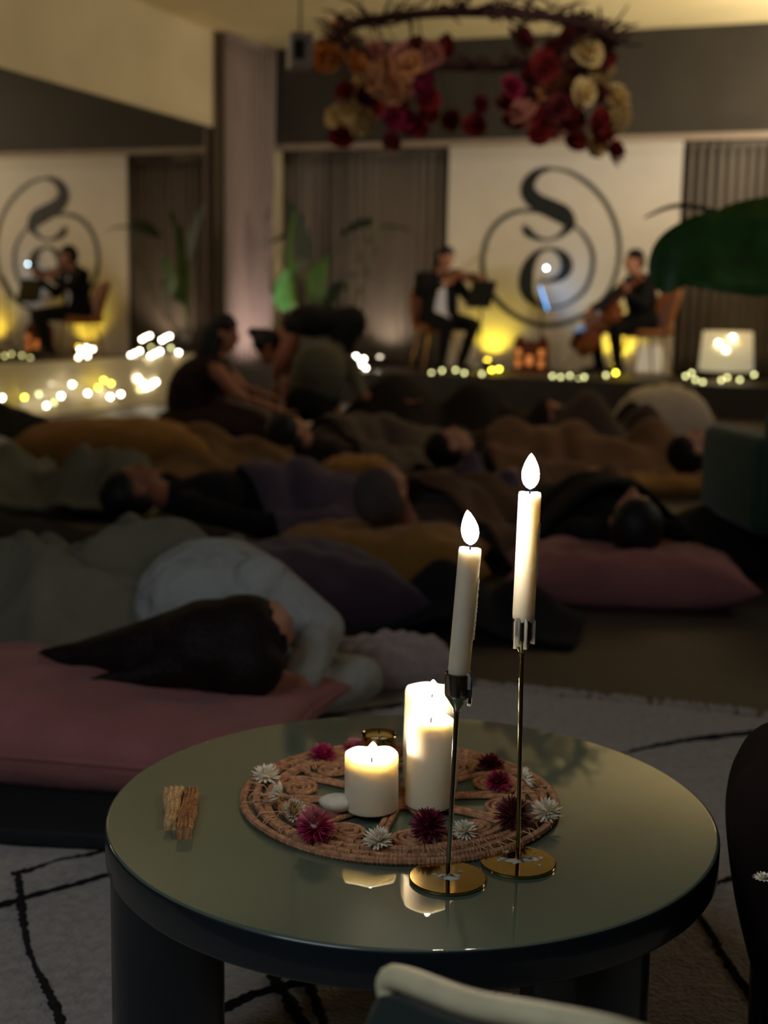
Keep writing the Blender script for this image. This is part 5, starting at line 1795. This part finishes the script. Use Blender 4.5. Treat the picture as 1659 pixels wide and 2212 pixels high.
leaf([D_(1760, 480, 6.2), D_(1600, 470, 6.2), D_(1470, 445, 6.2), D_(1390, 472, 6.2)], 0.03, m_leaf3, bt, face=-CF + V((0, 0, 0.9)), stem=[bp + V((0, 0, 0.33)), W(2.4, 6.0, 0.9), D_(1760, 480, 6.2)])

# ================================================================ FLOWER CLOUD UNDER THE CEILING
DF = 8.0
fc = at_d(1020, 92, DF)
fc0 = V((fc.x, fc.y, fc.z))
fl = thing('flower_chandelier', fc0, 'hanging ring of twigs with orange, cream and dark red blooms under the ceiling', 'flower arrangement')
RH = 0.80
m_twig = M('wine_twig', (60, 26, 26), 0.8, 0.2, 30)
ringp = lambda a, r=RH, z=0.0: fc0 + CR * (r * math.cos(a)) + CF * (r * math.sin(a)) + V((0, 0, z))
MB().tube([ringp(2 * math.pi * i / 48) for i in range(48)], 0.026, 8, closed=True).build('hoop', m_twig, fl)
tw = MB()
r3 = random.Random(4)
for k in range(260):
    a = r3.uniform(0, 2 * math.pi)
    q = ringp(a, RH * r3.uniform(0.9, 1.06), r3.uniform(-0.02, 0.05))
    dv = V((r3.uniform(-1, 1), r3.uniform(-1, 1), r3.uniform(-0.25, 0.4))).normalized() * r3.uniform(0.08, 0.19)
    tw.tube([q, q + dv * 0.5 + V((0, 0, r3.uniform(-0.04, 0.05))), q + dv], [0.010, 0.008, 0.004], 5)
stuff(tw.build('twigs', m_twig, fl))
for a in (2.6, 0.5, 4.6):
    q = ringp(a)
    MB().tube([q, (q + V((0, 0, 0.5))).lerp(V((fc0.x - 0.5 * CR.x, fc0.y - 0.5 * CR.y, ZC)), 0.4), V((q.x - 0.45 * CR.x, q.y - 0.45 * CR.y, ZC - 0.004))], 0.004, 6).build('hanging_wire', m_iron, fl)


def bloom_mesh(R, seed, closed):
    rr = random.Random(seed)
    mb = MB()
    for k in range(5):
        fr_ = k / 4
        n = 8 - k
        el = math.radians(-35 + 118 * fr_)
        for i in range(n):
            a = 2 * math.pi * i / n + k * 0.5 + rr.uniform(-0.1, 0.1)
            rad = V((math.cos(a), math.sin(a), 0))
            tg = V((-math.sin(a), math.cos(a), 0))
            Lp = R * (1 - 0.28 * fr_)
            w = R * (0.95 - 0.3 * fr_)
            rows = []
            for s, wd in ((0.05, 0.3), (0.4, 0.85), (0.75, 1.0), (1.0, 0.82)):
                e = el + s * 0.5 * closed
                c = rad * (math.cos(e) * Lp * s) + V((0, 0, math.sin(e) * Lp * s))
                up = V((0, 0, math.cos(e))) - rad * math.sin(e)
                rows.append([c - tg * w * wd * 0.5 + up * 0.12 * w, c - up * 0.02 * w, c + tg * w * wd * 0.5 + up * 0.12 * w])
            mb.grid(rows)
    mb.ball((0, 0, R * 0.12), R * 0.3, 10)
    return mb


cO = M('orange_bloom', (226, 150, 74), 0.7, 0.15, 30)
cP = M('peach_bloom', (224, 166, 118), 0.7, 0.15, 30)
cC = M('cream_bloom', (238, 214, 152), 0.7, 0.12, 30)
cR = M('dark_red_bloom', (146, 30, 32), 0.7, 0.2, 30)
cK = M('wine_bloom', (108, 26, 32), 0.7, 0.2, 30)
cM = M('magenta_bloom', (160, 30, 72), 0.7, 0.15, 30)
cB = M('rose_bloom', (206, 140, 124), 0.7, 0.15, 30)
blooms = {}
FLW = [(275, 125, cO, 60), (220, 250, cO, 105), (345, 300, cO, 115), (600, 300, cP, 110), (470, 345, cP, 125), (440, 235, cB, 90), (330, 190, cC, 70), (280, 525, cC, 100), (372, 540, cC, 100), (330, 490, cC, 90),
       (1390, 235, cC, 100), (1450, 350, cC, 105), (1512, 440, cC, 105), (1522, 525, cC, 105), (1250, 545, cB, 115), (1235, 500, cB, 90), (1432, 650, cC, 80), (690, 240, cB, 85), (1370, 415, cC, 90), (1225, 385, cP, 110), (545, 465, cB, 105), (385, 385, cC, 85), (1100, 500, cB, 90), (1160, 410, cP, 80), (1300, 400, cP, 90),
       (310, 415, cR, 90), (285, 610, cR, 85), (420, 470, cR, 100), (550, 425, cK, 75), (510, 632, cK, 70), (630, 570, cR, 80), (680, 500, cR, 75), (775, 540, cR, 75), (880, 560, cR, 85), (905, 470, cM, 70), (660, 385, cM, 85), (678, 445, cR, 75), (760, 205, cR, 85), (1050, 390, cM, 75), (1030, 465, cR, 90), (1110, 442, cR, 85), (1060, 540, cR, 80), (1170, 520, cR, 75), (1175, 592, cR, 80), (1240, 450, cR, 95), (1150, 335, cK, 100), (1195, 300, cR, 95), (1340, 632, cR, 80), (1500, 680, cR, 95), (1322, 540, cK, 95), (1312, 470, cR, 90), (1440, 540, cR, 85), (1465, 600, cR, 90), (1350, 360, cK, 100), (1432, 420, cK, 80), (1452, 215, cR, 80), (1470, 272, cR, 75), (1085, 180, cK, 100), (1240, 230, cK, 90), (1312, 150, cK, 100), (560, 540, cM, 85), (590, 552, cM, 80), (520, 525, cM, 70), (560, 250, cB, 90), (620, 210, cK, 80), (510, 400, cP, 100), (450, 420, cB, 90), (610, 360, cB, 90), (1270, 300, cB, 90), (1190, 250, cB, 85), (400, 430, cK, 70), (350, 460, cR, 70), (1260, 480, cK, 80)]
strings = MB()
r4 = random.Random(9)
for i, (x, y, c, w) in enumerate(FLW):
    px, py = 600 + x * 0.4822, y * 0.4822
    dx = (px - 1020) / FPX * DF
    dd = math.sqrt(max(0.0, RH * RH - dx * dx)) * r4.choice((-1, 1)) * r4.uniform(0.3, 1.0)
    q = at_d(px, py, DF + dd * 0.9)
    R = w * 0.4822 / FPX * DF / 2 * 1.38
    key = (c.name, i % 2)
    q_ = q
    if key not in blooms:
        mb = bloom_mesh(1.0, i, 0.9)
        o = mb.build('bloom', c, fl, angle=180)
        blooms[key] = o.data
        bpy.data.objects.remove(o)
    o = bpy.data.objects.new('bloom', blooms[key])
    COL.objects.link(o)
    o.location = q
    o.scale = (R, R, R)
    o.rotation_euler = (math.radians(90) + r4.uniform(-0.9, 0.7), r4.uniform(-0.6, 0.6), YAW + r4.uniform(-1.2, 1.2))
    o.parent = fl
    o.matrix_parent_inverse = world_of(fl).inverted()
    hz = fc0.z
    top = V((q.x, q.y, max(hz, q.z + 0.05)))
    rr5 = V((top.x - fc0.x, top.y - fc0.y, 0))
    if rr5.length > 0.01:
        top = fc0 + rr5.normalized() * RH * 0.98
    strings.tube([q, q.lerp(top, 0.6) + V((0, 0, 0.02)), top], 0.003, 5)
stuff(strings.build('hanging_stems', m_twig, fl))

# pale box fitting under the ceiling left of the ring
q = at_d(648, 112, 7.6)
pf = thing('spot_fitting', q, 'pale boxy fitting hanging left of the flower ring', 'light fitting')
rz = Matrix.Rotation(YAW + 0.25, 3, 'Z')
MB().box(q, (0.13, 0.13, 0.19), rz, bev=0.012).build('housing', M('pale_plastic', (190, 180, 166), 0.5, 0.05, 10), pf, smooth=False)
MB().box(q + V((-CF.x * 0.066, -CF.y * 0.066, 0.0)), (0.06, 0.02, 0.10), rz, bev=0.004).build('dark_front', m_bulk, pf, smooth=False)
MB().tube([q + V((0, 0, 0.09)), V((q.x, q.y, ZC - 0.002))], 0.008, 8).build('rod', m_rail, pf)

# ================================================================ CHAIRS NEAR THE CAMERA
m_gvel = M('green_velvet', (34, 72, 52), 0.8, 0.12, 20, sheen=0.2)
m_gvel2 = M('dark_green_velvet', (24, 44, 38), 0.8, 0.12, 20, sheen=0.2)
m_dkb = M('dark_brown_upholstery', (24, 16, 15), 0.85, 0.15, 20, spec=0.1)
m_ctrim = M('cream_piping', (236, 222, 180), 0.55, 0.08, 40)


def soft_box(c, s, rot, mat, name, parent, bev):
    return MB().box(c, s, rot, bev=bev).build(name, mat, parent, angle=60)


# green armchair beyond, right edge
gc = W(1.74, 5.05, 0)
rz = Matrix.Rotation(YAW + 0.08, 3, 'Z')
ga = thing('armchair', gc, 'green velvet armchair cut by the right edge, behind the sleeper in black', 'chair')
G = lambda x, y, z: gc + rz @ V((x, y, z))
soft_box(G(0, 0.0, 0.24), (0.62, 0.62, 0.20), rz, m_gvel, 'seat', ga, 0.05)
soft_box(G(0, -0.30, 0.44), (0.80, 0.14, 0.40), rz, m_gvel, 'backrest', ga, 0.06)
soft_box(G(-0.37, 0.02, 0.34), (0.12, 0.66, 0.36), rz, m_gvel, 'armrest', ga, 0.05)
soft_box(G(0.37, 0.02, 0.34), (0.12, 0.66, 0.36), rz, m_gvel, 'armrest', ga, 0.05)
MB().tube([G(-0.40, -0.376, 0.20), G(-0.40, -0.376, 0.58), G(-0.34, -0.376, 0.645), G(0.34, -0.376, 0.645), G(0.40, -0.376, 0.58), G(0.40, -0.376, 0.20)], 0.006, 8).build('piping', m_gvel2, ga)
for sx in (-1, 1):
    for sy in (-1, 1):
        MB().tube([G(sx * 0.30, sy * 0.26, 0.17), G(sx * 0.33, sy * 0.29, 0.001)], [0.02, 0.013], 10).build('leg', m_ebony, ga)

# green armchair nearest the camera, its cream-edged back at the bottom of the picture
q0 = at_d(850, 2112, 0.80)
q1 = at_d(1010, 2166, 0.735)
q2 = at_d(1160, 2196, 0.69)
q3 = at_d(1330, 2232, 0.66)
na = thing('armchair', V((q1.x, q1.y, 0)), 'dark green armchair with a cream edge, nearest, at the bottom of the picture', 'chair')
pts = [V(q) for q in spline([tuple(q0 + V((0, 0, -0.02))), tuple(q0), tuple(q1), tuple(q2), tuple(q3), tuple(at_d(1500, 2290, 0.66))], 8)]
rows = []
for i, p in enumerate(pts):
    t = (pts[min(len(pts) - 1, i + 1)] - pts[max(0, i - 1)])
    t.z = 0
    t.normalize()
    n = V((-t.y, t.x, 0))
    drop = 0.010
    out = []
    for (o, z) in ((0.010, -drop), (0.022, -0.03), (0.030, -0.08), (0.034, -0.2), (0.034, 0.04 - p.z), (-0.034, 0.04 - p.z), (-0.034, -0.2), (-0.028, -0.08), (-0.020, -0.03), (-0.010, -drop)):
        out.append(p + n * o + V((0, 0, z)))
    rows.append(out + [out[0]])
sh = MB().grid(rows)
k = len(rows[0])
sh.f.append(tuple(range(k - 1)))
sh.f.append(tuple((len(rows) - 1) * k + j for j in range(k - 1))[::-1])
sh.build('backrest', m_gvel2, na, angle=60)
MB().tube(pts, [0.004] + [0.0085] * (len(pts) - 1), 12).build('piping', m_ctrim, na)
cx_ = pts[len(pts) // 2]
sc_ = V((cx_.x, cx_.y, 0)) - CF * 0.14 + CR * 0.06
soft_box(sc_ + V((0, 0, 0.28)), (0.36, 0.24, 0.10), Matrix.Rotation(YAW - 0.3, 3, 'Z'), m_gvel2, 'seat', na, 0.035)
for sx in (-0.13, 0.13):
    for sy in (-0.07, 0.09):
        q = sc_ + CR * sx + CF * sy
        MB().tube([V((q.x, q.y, 0.24)), V((q.x, q.y, 0.023))], [0.016, 0.011], 10).build('leg', m_ebony, na)

# dark brown tub chair at the right edge, beside the table
d0 = 1.42
bq = [(1690, 1640), (1640, 1653), (1606, 1690), (1586, 1745), (1583, 1810), (1590, 1890), (1605, 1990), (1625, 2080), (1648, 2160), (1668, 2230), (1690, 2330), (1712, 2440)]
bqs = [V(q) for q in spline([tuple(at_d(x, y, d0)) for x, y in bq], 5)]
bcn = at_d(1860, 1900, d0)
tcq = thing('upholstered_pouf', V((bcn.x, bcn.y, 0)), 'dark brown rounded upholstered pouf cut by the right edge beside the table', 'pouf')
rows = []
for p in bqs:
    hw_ = (bcn - p).dot(CR)
    ctr = p + CR * hw_
    row = []
    for j in range(40):
        a = 2 * math.pi * j / 40
        row.append(ctr - CR * (hw_ * math.cos(a)) + CF * (0.20 * min(1, hw_ / 0.13) * math.sin(a) * (1.0 if math.sin(a) > 0 else 0.45)))
    rows.append(row + [row[0]])
lowz = 0.03
tb_ = MB().grid(rows)
kk = len(rows[0])
tb_.f.append(tuple(range(kk - 1)))
tb_.f.append(tuple((len(rows) - 1) * kk + j for j in range(kk - 1))[::-1])
tb_.build('cushioned_body', m_dkb, tcq, angle=60)
zseat = at_d(1650, 1822, d0 - 0.02).z
sq = V((bcn.x, bcn.y, 0)) + CF * 0.02
hs = (bcn - at_d(1610, 1850, d0)).dot(CR)
soft_box(V((sq.x, sq.y, zseat - 0.06)) - CF * 0.10, (hs * 2 - 0.02, 0.20, 0.12), Matrix.Rotation(YAW, 3, 'Z'), m_dkb, 'front_roll', tcq, 0.03)
for sx in (-0.06, 0.06):
    for sy in (-0.03, 0.12):
        q = sq + CR * sx + CF * sy
        MB().tube([V((q.x, q.y, zseat - 0.10)), V((q.x, q.y, zrug(q)))], [0.02, 0.014], 10).build('leg', m_ebony, tcq)
fp = at_d(1653, 1812, d0 - 0.12)


def seat_flower():
    R = 0.011
    base = V((fp.x, fp.y, zseat))
    t = thing('strawflower', base, 'small white strawflower lying on the dark brown pouf', 'flower')
    for g, (n, el, L) in enumerate(((14, 0.15, 1.0), (11, 0.6, 0.85), (8, 1.1, 0.7))):
        mb = MB()
        for i in range(n):
            a = 2 * math.pi * i / n + g * 0.3
            rad = V((math.cos(a), math.sin(a), 0))
            tg = V((-math.sin(a), math.cos(a), 0))
            rws = []
            for s, w in ((0.1, 0.4), (0.6, 1.0), (1.0, 0.1)):
                c = base + rad * (R * L * s * math.cos(el)) + V((0, 0, 0.003 + R * L * s * math.sin(el)))
                rws.append([c - tg * 0.0018 * w, c - V((0, 0, 0.0006)), c + tg * 0.0018 * w])
            mb.grid(rws)
        stuff(mb.build(('outer_petals', 'middle_petals', 'inner_petals')[g], m_pw, t))


seat_flower()
